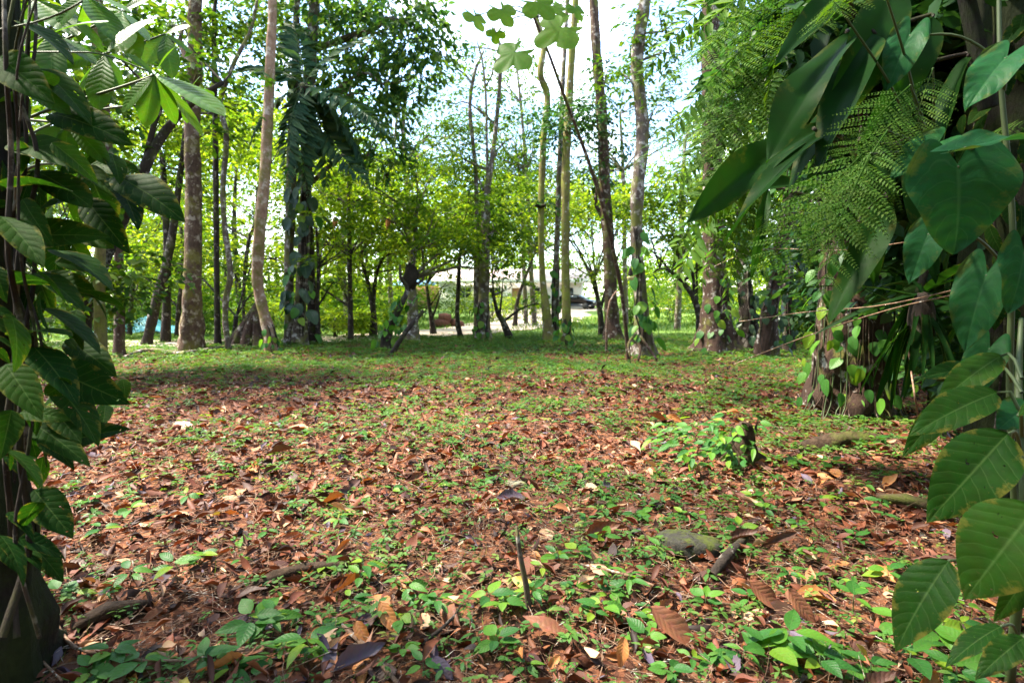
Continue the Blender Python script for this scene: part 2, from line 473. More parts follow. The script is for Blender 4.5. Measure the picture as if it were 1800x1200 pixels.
# bark
MT['b_mottled'] = bark_mat('mottled_lichen_bark', (0.0411, 0.0226, 0.0144), (0.0904, 0.0534, 0.0349), (0.1398, 0.0904, 0.0616), lichen=.5, lichen_col=(.36, .29, .22), moss=.45, moss_col=(.13, .11, .02), stretch=.5)
MT['b_pink'] = bark_mat('pinkish_smooth_bark', (.13, .070, .042), (.22, .130, .082), (.33, .22, .15), lichen=.5, lichen_col=(.46, .37, .30), moss=.5, moss_col=(.12, .11, .02), scale=.8, stretch=.6, bump=.4)
MT['b_dark'] = bark_mat('dark_bark', (0.0138, 0.0099, 0.0077), (0.0303, 0.0220, 0.0165), (0.0605, 0.0440, 0.0330), lichen=.25, lichen_col=(.25, .22, .18), moss=.35, moss_col=(.05, .06, .012))
MT['b_brown'] = bark_mat('reddish_brown_bark', (0.0289, 0.0157, 0.0107), (0.0619, 0.0351, 0.0239), (0.1072, 0.0660, 0.0454), lichen=.3, lichen_col=(.36, .31, .26), moss=.4, moss_col=(.10, .11, .02))
MT['b_moss'] = bark_mat('mossy_yellow_bark', (0.0700, 0.0525, 0.0210), (0.1400, 0.1120, 0.0420), (0.2100, 0.1610, 0.0700), lichen=.2, moss=.6, moss_col=(.15, .17, .02), stretch=.5)
MT['b_grey'] = bark_mat('greyish_brown_bark', (0.0528, 0.0374, 0.0286), (0.0968, 0.0704, 0.0550), (0.1496, 0.1188, 0.0968), lichen=.5, lichen_col=(.48, .44, .40), moss=.5, moss_col=(.12, .13, .025))
MT['b_right'] = bark_mat('white_flecked_dark_bark', (0.0205, 0.0112, 0.0074), (0.0446, 0.0246, 0.0164), (0.0744, 0.0446, 0.0316), lichen=.12, lichen_col=(.40, .37, .32), moss=.3, moss_col=(.10, .10, .02), stretch=.35)
MT['b_rotten'] = bark_mat('rotting_mossy_wood', (0.0200, 0.0125, 0.0075), (0.0500, 0.0300, 0.0175), (0.1000, 0.0650, 0.0400), moss=.35, moss_col=(.08, .10, .015), stretch=1)
MT['twig'] = bark_mat('dead_twig_bark', (0.0844, 0.0469, 0.0281), (0.1875, 0.1125, 0.0703), (0.3187, 0.2156, 0.1406), lichen=.2, stretch=1, scale=3, bump=.3)
MT['vstem'] = flat_mat('green_vine_stem', (.05, .075, .022), .6)
MT['bstem'] = flat_mat('brown_vine_stem', (.20, .13, .07), .7)

def sub_coat(m):
    return m

MT['b_black'] = bark_mat('black_mossy_bark', (.008, .006, .005), (.018, .013, .010), (.035, .027, .020), moss=.75, moss_col=(.022, .032, .006), scale=1.6, bump=1.)  # near-black bark with dark green moss for the trunks at both edges
# ground
def ground_mat():
    m, n, l, b = new_mat('forest_floor_soil')
    tcn = n.new('ShaderNodeTexCoord'); ob = tcn.outputs['Object']
    a = noise(n, l, ob, 9, 10, .7)
    soil = ramp(n, ((.25, (.016, .007, .005)), (.45, (.055, .022, .013)), (.6, (.115, .044, .023)), (.8, (.21, .09, .05)))); l.new(a.outputs['Fac'], soil.inputs['Fac'])
    vo = n.new('ShaderNodeTexVoronoi'); vo.inputs['Scale'].default_value = 38; vo.inputs['Randomness'].default_value = 1
    wn_ = noise(n, l, ob, 30, 4); 
    vm = n.new('ShaderNodeVectorMath'); vm.operation = 'MULTIPLY_ADD'; vm.inputs[1].default_value = (.05, .05, .05)
    l.new(wn_.outputs['Color'], vm.inputs[0]); l.new(ob, vm.inputs[2]); l.new(vm.outputs[0], vo.inputs['Vector'])
    sv = n.new('ShaderNodeSeparateXYZ'); l.new(vo.outputs['Color'], sv.inputs[0])
    crumbs = ramp(n, ((0, (.02, .010, .007)), (.35, (.075, .028, .015)), (.7, (.19, .070, .032)), (1, (.32, .14, .065)))); l.new(sv.outputs['X'], crumbs.inputs['Fac'])
    soilc = mix_c(n, l, .62, soil.outputs['Color'], crumbs.outputs['Color'])
    g = noise(n, l, ob, 16, 8, .7)
    grass = ramp(n, ((.3, (.05, .09, .018)), (.55, (.11, .19, .03)), (.8, (.20, .25, .06)))); l.new(g.outputs['Fac'], grass.inputs['Fac'])
    sp = n.new('ShaderNodeSeparateXYZ'); l.new(ob, sp.inputs[0])
    big = noise(n, l, ob, .35, 4)
    f = math_n(n, l, 'ADD', sp.outputs['Y'], math_n(n, l, 'MULTIPLY', math_n(n, l, 'SUBTRACT', big.outputs['Fac'], .5), 8.))
    mr = n.new('ShaderNodeMapRange'); mr.inputs['From Min'].default_value = 14.5; mr.inputs['From Max'].default_value = 19.
    l.new(f, mr.inputs['Value'])
    col = mix_c(n, l, mr.outputs[0], soilc, grass.outputs['Color'])
    l.new(col, b.inputs['Base Color']); b.inputs['Roughness'].default_value = .95; b.inputs['Specular IOR Level'].default_value = .2
    bp = n.new('ShaderNodeBump'); bp.inputs['Strength'].default_value = .8; bp.inputs['Distance'].default_value = .03
    l.new(noise(n, l, ob, 45, 8, .7).outputs['Fac'], bp.inputs['Height']); l.new(bp.outputs[0], b.inputs['Normal'])
    return m
MT['ground'] = ground_mat()
MT['road'] = bark_mat('pale_gravel_track', (.30, .23, .18), (.45, .36, .29), (.58, .49, .42), stretch=1, scale=.5, moss=.12, moss_col=(.15, .2, .05))
MT['white'] = flat_mat('white_painted_wall', (.78, .76, .72), .7, var=.12)
MT['ochre'] = flat_mat('ochre_wall', (.45, .26, .13), .8)
MT['roof'] = flat_mat('pale_pink_metal_roof', (.62, .48, .44), .5, var=.2)
MT['bluer'] = flat_mat('blue_metal_roof', (.16, .36, .58), .5, var=.2)
MT['tarp'] = flat_mat('turquoise_tarpaulin', (.14, .48, .58), .5, var=.25)
MT['glass'] = flat_mat('dark_window_glass', (.02, .03, .035), .08, spec=.8, var=.05)
MT['carp'] = flat_mat('black_car_paint', (.012, .013, .016), .18, spec=.6, var=.05)
MT['rubber'] = flat_mat('tyre_rubber', (.02, .02, .02), .85)
MT['metal'] = flat_mat('grey_metal', (.5, .5, .5), .3, metal=1, var=.1)
MT['lampw'] = flat_mat('headlight_lens', (.7, .7, .7), .1, var=.05)
MT['stone'] = bark_mat('mossy_stone', (.015, .014, .011), (.035, .033, .026), (.07, .065, .05), moss=.55, moss_col=(.055, .07, .009), stretch=1, scale=4.0, bump=.5)
MT['paver'] = bark_mat('flat_green_stone', (.12, .11, .08), (.17, .16, .11), (.23, .21, .16), moss=.35, moss_col=(.16, .17, .05), stretch=1, scale=3, bump=.3)
MT['nest'] = bark_mat('termite_nest_earth', (.012, .009, .007), (.03, .022, .016), (.06, .045, .03), stretch=1, scale=2)
MT['redlog'] = bark_mat('reddish_cut_log', (0.0660, 0.0275, 0.0193), (0.1320, 0.0550, 0.0385), (0.1980, 0.0935, 0.0660), stretch=1)
MT['orange'] = flat_mat('orange_dead_leaf', (.55, .20, .035), .6)
MT['feed'] = flat_mat('yellowed_feeder_dish', (.45, .40, .16), .6)
# ------------------------------------------------------------------ ground, track
def build_ground():
    ys = np.concatenate((np.linspace(-12, 1, 14), np.linspace(1.2, 16, 150), np.geomspace(16.5, 700, 50)))
    xs = np.concatenate((-np.geomspace(500, 12, 26), np.linspace(-11.8, 11.8, 180), np.geomspace(12, 500, 26)))
    X, Y = np.meshgrid(xs, ys)
    Z = gz(X, Y) + 0.006 * np.sin(17 * X + 3 * np.sin(5 * Y)) * np.sin(19 * Y + 2 * np.sin(7 * X)) * np.exp(-(Y / 10) ** 2)
    V = np.stack((X, Y, Z), -1).reshape(-1, 3)
    w = len(xs)
    i = (np.arange(len(ys) - 1)[:, None] * w + np.arange(w - 1)[None]).reshape(-1)
    o = link('ground', make_mesh('ground', V, [np.stack((i, i + 1, i + w + 1, i + w), -1)]), None, MT['ground'])
    tag(o, 'reddish brown forest floor of the clearing', None, None, 'structure')
build_ground()

def strip(name, center, width, z, mat, label):
    c = catmull(center, 60)
    T = nrm(np.gradient(c, axis=0)); N = np.stack((-T[:, 1], T[:, 0]), -1)
    w = np.interp(np.linspace(0, 1, 60), np.linspace(0, 1, len(width)), width)[:, None]
    r = np.random.default_rng(3)
    cols = []
    for k in np.linspace(-1, 1, 9):
        jit = r.normal(0, .18, (60, 1)) if abs(k) == 1 else 0
        q = c + N * (w * k * .5 + jit)
        cols.append(np.column_stack((q, np.full(60, z) + .03 * (1 - k * k))))
    V = np.stack(cols, 1).reshape(-1, 3)
    i = (np.arange(59)[:, None] * 9 + np.arange(8)[None]).reshape(-1)
    o = link(name, make_mesh(name, V, [np.stack((i, i + 1, i + 10, i + 9), -1)]), None, mat)
    return tag(o, label, None, None, 'structure')
strip('gravel_track', [(-16, 14.5), (-7, 16.6), (-4.3, 18.2), (-1.6, 21.5), (.3, 27), (1.6, 38), (4, 52), (16, 60)], [2.2, 2.4, 2.8, 3.4, 4.5, 7, 8, 8], .012, MT['road'],
      'pale sunlit gravel track curving towards the white house')

# ------------------------------------------------------------------ boxes
def box(bag, lo, hi, rnd=0.):
    (x0, y0, z0), (x1, y1, z1) = lo, hi
    V = [(x0, y0, z0), (x1, y0, z0), (x1, y1, z0), (x0, y1, z0), (x0, y0, z1), (x1, y0, z1), (x1, y1, z1), (x0, y1, z1)]
    bag.add(V, [np.array([(0, 3, 2, 1), (4, 5, 6, 7), (0, 1, 5, 4), (1, 2, 6, 5), (2, 3, 7, 6), (3, 0, 4, 7)])], rnd)

def prism(bag, prof, x0, x1):
    """profile in (y, z) swept along x"""
    n = len(prof); pr = np.asarray(prof, float)
    V = np.concatenate((np.column_stack((np.full(n, x0), pr)), np.column_stack((np.full(n, x1), pr))))
    i = np.arange(n); j = (i + 1) % n
    bag.add(V, [np.stack((i, j, j + n, i + n), -1), [list(range(n))[::-1]], [list(range(n, 2 * n))]])

def part(name, parent, mat, fn, smooth=False):
    b = Bag(); fn(b)
    return link(name, b.mesh(name, smooth), parent, mat)

# house beyond the trees, 58 m away
def house():
    Y = 58.
    h = empty('bungalow', (-1.2, Y, 0), 'low white bungalow with pinkish metal roof beyond the trees', 'house')
    x0, x1 = -6.2, 8.4
    part('wall', h, MT['white'], lambda b: box(b, (x0, 0, -.1), (x1, 7, 2.75)))
    part('annex_wall', h, MT['ochre'], lambda b: box(b, (x0 - 4.2, 1.5, -.1), (x0 - .01, 6, 2.3)))
    rf = part('roof', h, MT['roof'], lambda b: prism(b, [(-1.3, 2.75), (-1.3, 2.95), (3.5, 4.15), (8.2, 2.95), (8.2, 2.75), (3.5, 3.9)], x0 - .6, x1 + .8))
    part('fascia', rf, MT['white'], lambda b: box(b, (x0 - .62, -1.36, 2.58), (x1 + .82, -1.303, 2.98)))
    part('annex_roof', h, MT['bluer'], lambda b: prism(b, [(.6, 2.36), (.6, 2.48), (6.6, 3.1), (6.6, 2.98)], x0 - 5, x0 - .62))
    for x in (-4.2, -1.2, 3.4, 6.2):
        w = part('window', h, MT['white'], lambda b: (box(b, (x, -.06, 1.0), (x + 1.3, -.004, 1.08)), box(b, (x, -.06, 2.12), (x + 1.3, -.004, 2.2)), box(b, (x, -.06, 1.083), (x + .08, -.004, 2.117)), box(b, (x + 1.22, -.06, 1.083), (x + 1.3, -.004, 2.117)), box(b, (x + .62, -.06, 1.083), (x + .68, -.004, 2.117))))
        part('pane', w, MT['glass'], lambda b: box(b, (x + .082, -.03, 1.085), (x + 1.218, -.008, 2.115)))
    d = part('door', h, MT['ochre'], lambda b: box(b, (1.2, -.05, 0), (2.1, -.004, 2.1)))
    part('handle', d, MT['metal'], lambda b: box(b, (2.0, -.1, 1.0), (2.05, -.055, 1.12)))
    for x in (x0 + .2, -2.6, .6, 3.0, x1 - .3):
        part('porch_post', h, MT['white'], lambda b: box(b, (x, -1.22, 0), (x + .12, -1.1, 2.577)))
house()

def car():
    g = P(1012, 543, 55)
    c = empty('parked_car', (g[0], g[1], 0), 'black car parked in front of the white house', 'car')
    c.rotation_euler.z = math.radians(-28)
    prof = [(-2.1, .35), (-2.12, .75), (-2.0, .95), (-1.2, 1.02), (-.55, 1.0), (.0, 1.02), (1.1, .98), (2.0, .82), (2.12, .6), (2.1, .35), (1.75, .3), (-1.7, .3)]
    def sweep(b, pr, ws):
        pr = np.asarray(pr, float); n = len(pr); V = []
        for w, ins in ws:
            q = pr.copy(); cx, cz = pr.mean(0)
            q = np.array((cx, cz)) + (q - (cx, cz)) * ins
            V.append(np.column_stack((q[:, 0], np.full(n, w), q[:, 1])))
        m = len(ws); i = np.arange(n); j = (i + 1) % n
        F = np.concatenate([np.stack((k * n + i, k * n + j, (k + 1) * n + j, (k + 1) * n + i), -1) for k in range(m - 1)])
        b.add(np.concatenate(V), [F, [list(range(n))], [list(range((m - 1) * n, m * n))[::-1]]])
    part('body', c, MT['carp'], lambda b: sweep(b, prof, [(-.86, .94), (-.8, 1), (.8, 1), (.86, .94)]))
    cab = [(-1.75, .98), (-1.3, 1.36), (-.9, 1.44), (.15, 1.44), (.4, 1.38), (1.15, .97)]
    cb = part('cabin', c, MT['carp'], lambda b: sweep(b, cab, [(-.74, .93), (-.62, 1), (.62, 1), (.74, .93)]))
    for s in (-1, 1):
        for a, bb in (((-1.2, 1.05), (-.35, 1.35)), ((-.28, 1.05), (.45, 1.35))):
            part('side_window', cb, MT['glass'], lambda b: box(b, (a[0], min(s * .70, s * .755), a[1]), (bb[0], max(s * .70, s * .755), bb[1] - .02)))
    part('windscreen', cb, MT['glass'], lambda b: b.add([(.48, -.58, 1.35), (1.06, -.66, 1.03), (1.06, .66, 1.03), (.48, .58, 1.35), (.44, -.58, 1.33), (1.02, -.66, 1.0), (1.02, .66, 1.0), (.44, .58, 1.33)], [np.array([(0, 1, 2, 3), (7, 6, 5, 4), (0, 4, 5, 1), (1, 5, 6, 2), (2, 6, 7, 3), (3, 7, 4, 0)])]))
    for x in (-1.3, 1.32):
        for s in (-1, 1):
            b = Bag(); tube(b, [(x, s * .68, .33), (x, s * .78, .33), (x, s * .88, .33)], (.33, .33, .31), 18, .05)
            w = link('wheel', b.mesh('wheel'), c, MT['rubber'])
            b = Bag(); tube(b, [(x, s * .86, .33), (x, s * .885, .33), (x, s * .905, .33)], (.2, .2, .17), 14, .02)
            link('rim', b.mesh('rim'), w, MT['metal'])
    for s in (-1, 1):
        part('headlight', c, MT['lampw'], lambda b: box(b, (1.96, s * .66 - .14, .66), (2.11, s * .66 + .14, .78)))
car()

def tarp():
    g = P(255, 604, 21)
    r = np.random.default_rng(2)
    n = 14
    X, Y = np.meshgrid(np.linspace(-1.4, 1.6, n), np.linspace(-1, 1, n))
    Z = .5 * np.exp(-(X ** 2 * .9 + Y ** 2 * 2)) + .06 * np.sin(5 * X + 3 * Y) + .04 * r.random((n, n))
    V = np.stack((X, Y, np.maximum(Z, .01)), -1).reshape(-1, 3)
    V2 = V - np.array((0, 0, .012))
    i = (np.arange(n - 1)[:, None] * n + np.arange(n - 1)[None]).reshape(-1)
    Q = np.stack((i, i + 1, i + n + 1, i + n), -1)
    o = link('tarpaulin', make_mesh('tarpaulin', np.concatenate((V, V2)), [Q, Q[:, ::-1] + n * n]), None, MT['tarp'])
    o.location = (g[0], g[1], 0.0)
    tag(o, 'turquoise tarpaulin heaped on the ground behind the dark leaning trunk', 'tarpaulin')
tarp()

def logpile():
    g = P(777, 572, 24)
    for k, (dx, dz, rot, L) in enumerate(((0, .15, .3, .6), (.1, .38, .1, .5), (.5, .12, -.5, .8))):
        b = Bag()
        tube(b, [(-L / 2, 0, 0), (0, .03, .02), (L / 2, 0, 0)], (.17, .19, .16), 10, .2, .12, seed=k)
        b.add([(-L / 2 - .001, 0, 0)] + [(-L / 2 - .001, .17 * math.cos(a), .17 * math.sin(a)) for a in np.linspace(0, 6.283, 10, endpoint=False)], [np.array([(0, 1 + i, 1 + (i + 1) % 10) for i in range(10)])])
        o = link('cut_log', b.mesh('cut_log'), None, MT['redlog'])
        o.location = (g[0] + dx, g[1] + .1 * k, dz); o.rotation_euler = (0, .06 * k, rot)
        tag(o, ('reddish cut log lying lowest by the gravel track', 'short reddish cut log resting on the other logs by the track', 'longest reddish cut log lying askew by the gravel track')[k], 'log', 'cut logs beside the gravel track')
logpile()

# ------------------------------------------------------------------ trees
_seed = [100]
def branch_fan(bag, r, a, bpt, r0, sides=6):
    """a limb from a to b with a bend, then twigs"""
    a, bpt = np.asarray(a, float), np.asarray(bpt, float)
    L = np.linalg.norm(bpt - a)
    mid = (a + bpt) / 2 + r.normal(0, .09 * L, 3) + np.array((0, 0, .06 * L))
    m2 = bpt * .75 + a * .25 + r.normal(0, .06 * L, 3)
    tube(bag, [a, mid, m2, bpt], (r0, r0 * .7, r0 * .45, r0 * .15), sides, .3, .1, seed=int(r.integers(1e6)))
    return mid, m2

def tree(name, label, path, mat, d=None, top=None, limbs=(), crown=(), cmat='mid', leaf=.15, t=LEAF_LO, k=9, sides=12, flare=.35, rough=.14,
         group=None, cat='tree', spray=.5, droop=.25, topr=.35, lean=(0, 0), lobes=5, twigs=3, dshift=0., limbw=None, mult=1.5, slim=.82):
    """path: (px, py, width px) from the base up; limbs: polylines (px, py, width px) at the same depth;
    crown: ('p', px, py, dd, rx, ry, rz, n) centre by pixel and depth offset, or ('w', x, y, z, rx, ry, rz, n)"""
    _seed[0] += 1
    r = np.random.default_rng(_seed[0])
    bx, by, bw = path[0]
    if d is None:
        g = G(bx, by); d = g[1]
    else:
        g = P(bx, by, d)
    base = np.array((g[0], d, float(gz(g[0], d))))
    S = d / FPX * slim
    pts, rad = [], []
    for q, (x, y, w) in enumerate(path):
        p = P(x, y, d + (dshift * q / max(1, len(path) - 1)) + (r.normal(0, .05) if q else 0))
        if q == 0: p[2] = base[2] - .08
        pts.append(p); rad.append(w * S / 2)
    if top:
        z0 = pts[-1][2]; dirn = nrm((pts[-1] - pts[-2])[None])[0]
        for f in (.33, .66, 1.):
            z = z0 + (top - z0) * f
            p = pts[len(path) - 1] + np.array((dirn[0] * (z - z0) * .5 + lean[0] * f, lean[1] * f, z - z0)) + r.normal(0, .12, 3) * np.array((1, 1, 0))
            pts.append(p); rad.append(rad[len(path) - 1] * (1 - (1 - topr) * f))
    e = empty(name, base, label, cat, group)
    bag = Bag()
    tube(bag, np.array(pts) - base, rad, sides, .22, rough, flare, lobes, seed=_seed[0])
    for lm in limbs:
        lp = [P(x, y, d + (q[0] if q else 0)) for (x, y, w, *q) in lm]
        tube(bag, np.array(lp) - base, [w * S / 2 for (x, y, w, *q) in lm], max(6, sides - 4), .2, rough * .7, seed=_seed[0] + 7)
    pa = np.array(pts)
    lb = Bag()
    for c in crown:
        if c[0] == 'p':
            ctr = P(c[1], c[2], d + c[3]); rx, ry, rz, n = c[4:8]
        else:
            ctr = np.array(c[1:4], float); rx, ry, rz, n = c[4:8]
        # nearest trunk point that lies lower
        dist = np.linalg.norm(pa - ctr, axis=1) + np.where(pa[:, 2] > ctr[2] - .2, 3 + 2 * (pa[:, 2] - ctr[2]), 0)
        i0 = int(np.argmin(dist[1:])) + 1
        a = pa[i0]
        r0 = limbw or max(.012, min(rad[i0] * .5, .035 * np.linalg.norm(ctr - a) + .01))
        mid, m2 = branch_fan(bag, r, a - base, ctr - base, r0)
        for _ in range(twigs):
            v = in_ball(r, 1)[0] * np.array((rx, ry, rz)) * .8
            branch_fan(bag, r, (mid if r.random() < .4 else m2), ctr + v - base, r0 * .4, 4)
        blob_leaves(lb, r, ctr - base, (rx, ry, rz), int(n * (mult if c[0] == 'p' else .35)), k, leaf, spray, droop, t)
    link('trunk', bag.mesh('trunk'), e, MT[mat])
    if crown:
        link('crown', lb.mesh('crown', False), e, MT[cmat])
    return e, pts, rad

# --- tall trees of the clearing
trunks = {}
def T(key, *a, **k):
    trunks[key] = tree(*a, **k)

T('mottled', 'mottled_tree', 'tall brown tree with pale lichen blotches at the back of the clearing', [(335, 616, 42), (337, 560, 40), (339, 480, 34), (340, 350, 32), (338, 250, 30), (342, 120, 28), (344, 0, 25)], 'b_mottled', top=12,
  crown=[('p', 345, 125, -.2, .4, .4, .2, 8), ('p', 375, 230, .1, .3, .3, .3, 6), ('p', 330, 40, 1, 1.1, 1.1, .5, 50), ('w', -8.6, 12.5, 10.5, 3.2, 3.0, 1.4, 240), ('w', -5.6, 10.5, 11.5, 3.0, 3.0, 1.3, 230), ('w', -10.5, 12.0, 11, 3.0, 3.0, 1.4, 220)], cmat='bright', leaf=.2, t=LEAF_MID)
T('pink', 'pale_tree', 'slender pinkish grey tree with an s-bend and moss patches', [(481, 623, 30), (470, 575, 24), (457, 520, 22), (452, 480, 23), (457, 400, 24), (465, 320, 22), (471, 200, 21), (476, 90, 19), (479, 0, 17)], 'b_pink', top=11.5,
  crown=[('w', -4.4, 11, 10.3, 2.8, 2.8, 1.2, 210), ('w', -3.2, 8.4, 11.5, 2.6, 2.6, 1.0, 150)], cmat='mid', leaf=.2, t=LEAF_MID, flare=.2)
T('twin', 'twin_trunk_tree', 'dark tree with two trunks wrapped in climbing blue-green leaves', [(526, 606, 30), (528, 540, 24), (533, 450, 24), (538, 330, 22), (541, 200, 22), (548, 90, 22), (553, 0, 22)], 'b_grey', top=12,
  limbs=[[(508, 606, 26, .1), (509, 540, 20, .1), (508, 440, 20, .1), (512, 330, 22, .1), (514, 230, 20, .15), (520, 100, 16, .2), (522, -40, 12, .2)],
         [(545, 260, 8), (575, 235, 7), (600, 205, 7), (614, 180, 6), (616, 150, 5), (630, 120, 4), (660, 70, 3)]],
  crown=[('p', 600, 60, .2, 1.3, 1.0, .9, 120), ('p', 690, 50, -.2, 1.3, 1.0, .9, 130), ('p', 640, 165, -.3, .9, .8, .9, 90), ('p', 665, 250, -.4, .65, .6, .8, 55), ('p', 560, 120, .5, 1.0, .8, .8, 70), ('p', 745, 60, -.1, .8, .8, .8, 70), ('p', 720, 130, -.3, .6, .6, .6, 40), ('p', 600, -40, 0, 2, 1.5, .9, 130), ('p', 500, 40, .8, 1.1, .9, .8, 60),
         ('w', -4.5, 13.5, 11, 3, 2.4, 1.3, 200), ('w', -1.6, 12.2, 11, 2.6, 2.4, 1.2, 150)], cmat='dark2', leaf=.19, t=LEAF_MID, droop=.5, mult=.95)
T('liana', 'crooked_thin_tree', 'thin pale crooked tree beside the mottled trunk', [(402, 612, 12), (396, 560, 12), (398, 520, 13), (405, 480, 13), (395, 400, 11), (392, 330, 11), (398, 240, 11), (387, 180, 10), (412, 110, 9), (440, 55, 7), (452, 0, 6)], 'b_grey', d=13.6, flare=.2, sides=8, crown=[('p', 420, 30, .5, .8, .8, .5, 40)], cmat='mid')
T('darkpole', 'dark_pole_tree', 'straight thin dark trunk between the mottled tree and the pale one', [(383, 612, 15), (381, 500, 12), (380, 350, 12), (378, 200, 11), (376, 60, 10)], 'b_dark', d=14.5, top=10, flare=.2, sides=8, crown=[('w', -7.3, 15, 9.6, 2.4, 2.2, 1.2, 130), ('p', 250, 60, 1, 1.7, 1.2, 1.0, 75), ('p', 415, 70, 1, 1.3, 1.1, .9, 70), ('p', 320, 150, 1.5, 1.5, 1.2, .8, 60), ('p', 425, 190, 1.5, .9, .9, .8, 36), ('p', 230, 180, 1.5, 1.2, 1.0, .8, 40)], cmat='mid', leaf=.17)
T('leandark', 'leaning_dark_tree', 'dark leaning trunk rising behind the turquoise tarpaulin', [(255, 611, 22), (268, 560, 20), (283, 500, 19), (296, 450, 17), (306, 390, 15), (318, 300, 12), (330, 200, 10)], 'b_dark', d=15, crown=[('p', 330, 200, .3, 1.6, 1.4, 1.2, 120), ('p', 270, 280, .5, 1.2, 1.2, 1.0, 80)], cmat='bright', sides=9, flare=.2)
T('darkstr', 'upright_dark_tree', 'upright dark trunk just right of the leaning one', [(291, 610, 20), (293, 540, 17), (294, 450, 15), (290, 350, 13), (285, 270, 11)], 'b_dark', d=15.6, crown=[('p', 270, 200, .3, 1.8, 1.4, 1.2, 120), ('p', 300, 330, .6, 1.0, 1.0, .8, 60)], cmat='bright', sides=9, flare=.3)
T('forked', 'forked_dark_tree', 'leaning black limb forking against the sky behind the left vine', [(135, 640, 30), (150, 560, 27), (178, 470, 25), (215, 385, 24), (248, 310, 22), (278, 250, 19), (312, 205, 15), (350, 172, 12), (392, 145, 9)], 'b_dark', d=9.5,
  limbs=[[(252, 305, 15), (262, 255, 12), (272, 215, 11), (283, 190, 8), (300, 120, 6), (305, 40, 4)]], crown=[('p', 405, 120, .3, .4, .4, .3, 8), ('p', 290, 40, .3, .5, .5, .4, 10), ('p', 150, 40, .3, 1.0, 1, .7, 60), ], cmat='mid', leaf=.16, flare=.3, t=LEAF_MID)
T('leftthin', 'slim_brown_tree', 'slim brown trunk half hidden behind the left vine', [(208, 606, 22), (210, 500, 19), (206, 380, 17), (190, 250, 15), (182, 120, 14), (176, 0, 12)], 'b_brown', d=12.5, top=11, crown=[('w', -11.6, 13, 10, 3, 3, 1.4, 200)], cmat='mid', leaf=.2, sides=9)
T('leftthin2', 'mossy_slim_tree', 'mossy slim trunk close behind the left vine, beside the brown one', [(178, 650, 26), (175, 500, 22), (180, 350, 20), (172, 200, 18), (165, 0, 16)], 'b_moss', d=8.6, top=10, crown=[('w', -10.5, 2.0, 9.6, 3, 3, 1.3, 200)], cmat='mid', leaf=.2, t=LEAF_MID, sides=9)

# centre
T('centre', 'central_forked_tree', 'tall grey tree with a clasped double trunk in the centre', [(849, 596, 34), (850, 540, 24), (852, 470, 22), (853, 400, 20), (855, 345, 16), (862, 300, 11), (872, 220, 9), (879, 140, 8), (881, 90, 7), (868, 50, 5)], 'b_grey', d=17, flare=.25,
  limbs=[[(840, 592, 18, .2), (839, 500, 16, .2), (838, 400, 10, .3), (836, 300, 9, .3), (826, 190, 8, .3), (834, 130, 7, .3), (850, 90, 3, .3)],
         [(832, 150, 6, .3), (815, 128, 4, .3), (800, 118, 3.5, .3), (806, 102, 3, .3), (826, 98, 2, .3)],
         [(857, 330, 7), (856, 260, 5.5), (854, 170, 5), (848, 110, 4), (838, 70, 2.5)], [(852, 155, 4), (866, 130, 3), (868, 112, 3), (880, 100, 2)]],
  crown=[('p', 780, 250, .3, .9, .7, .7, 70), ('p', 830, 180, .5, 1.2, .8, .8, 40), ('p', 910, 230, .5, 1.0, .7, .8, 44), ('p', 880, 120, 1, 1.3, .9, .8, 40), ('p', 770, 170, 1, 1.2, .9, .8, 44), ('p', 830, 300, .6, .9, .8, .5, 40), ('p', 760, 100, 1, 1.3, 1, .8, 20), ('p', 865, 390, -.2, .5, .4, .8, 30)], cmat='mid', leaf=.14)
T('mosspole', 'mossy_bent_tree', 'yellow-green mossy trunk ringed by a dark collar', [(967, 598, 26), (962, 560, 20), (953, 480, 13), (951, 400, 13), (952, 330, 14), (956, 240, 14), (962, 170, 14), (950, 130, 13), (956, 80, 12), (942, 30, 11), (945, -10, 10)], 'b_moss', d=16.2, top=12, flare=.3,
  crown=[('p', 965, 215, -.2, .5, .4, .5, 26), ('p', 945, 350, .2, .4, .4, .3, 10), ('w', 1.2, 17, 12, 2.2, 2, 1.2, 120)], cmat='dark', leaf=.15)
T('greythin', 'thin_grey_tree', 'thin lichen-grey trunk between two mossy trunks', [(977, 594, 17), (977, 500, 14), (980, 400, 12), (985, 250, 11), (992, 100, 9), (1000, -20, 8)], 'b_grey', d=17, top=12.5, flare=.2, sides=8, crown=[('w', 2.2, 18, 12, 2, 2, 1, 90)], cmat='mid')
T('mossmid', 'mossy_straight_tree', 'straight mossy yellow trunk with ferny leaves at its foot', [(993, 606, 26), (996, 560, 19), (994, 480, 18), (994, 380, 18), (996, 260, 17), (1003, 130, 15), (1012, 0, 13)], 'b_moss', top=12, flare=.35,
  crown=[('p', 1000, 205, -.1, .55, .4, .35, 40), ('p', 985, 235, 0, .35, .4, .3, 20), ('w', 1.6, 14, 11, 2.0, 2.0, 1, 90)], cmat='dark', leaf=.15)
T('brown', 'brown_tree', 'tall reddish brown trunk crossed by a leaning pole', [(1078, 600, 40), (1076, 560, 28), (1072, 480, 26), (1068, 400, 25), (1062, 300, 23), (1056, 180, 22), (1048, 80, 20), (1043, 0, 18)], 'b_brown', top=13, flare=.45,
  crown=[('p', 1050, 195, -.1, .55, .45, .35, 46), ('p', 1065, 130, .1, .4, .4, .3, 20), ('p', 1080, 250, 0, .4, .4, .4, 22), ('p', 1045, 300, 0, .5, .4, .4, 24), ('w', 2.4, 13.5, 11, 2.3, 2, 1, 90)], cmat='dark', leaf=.16)
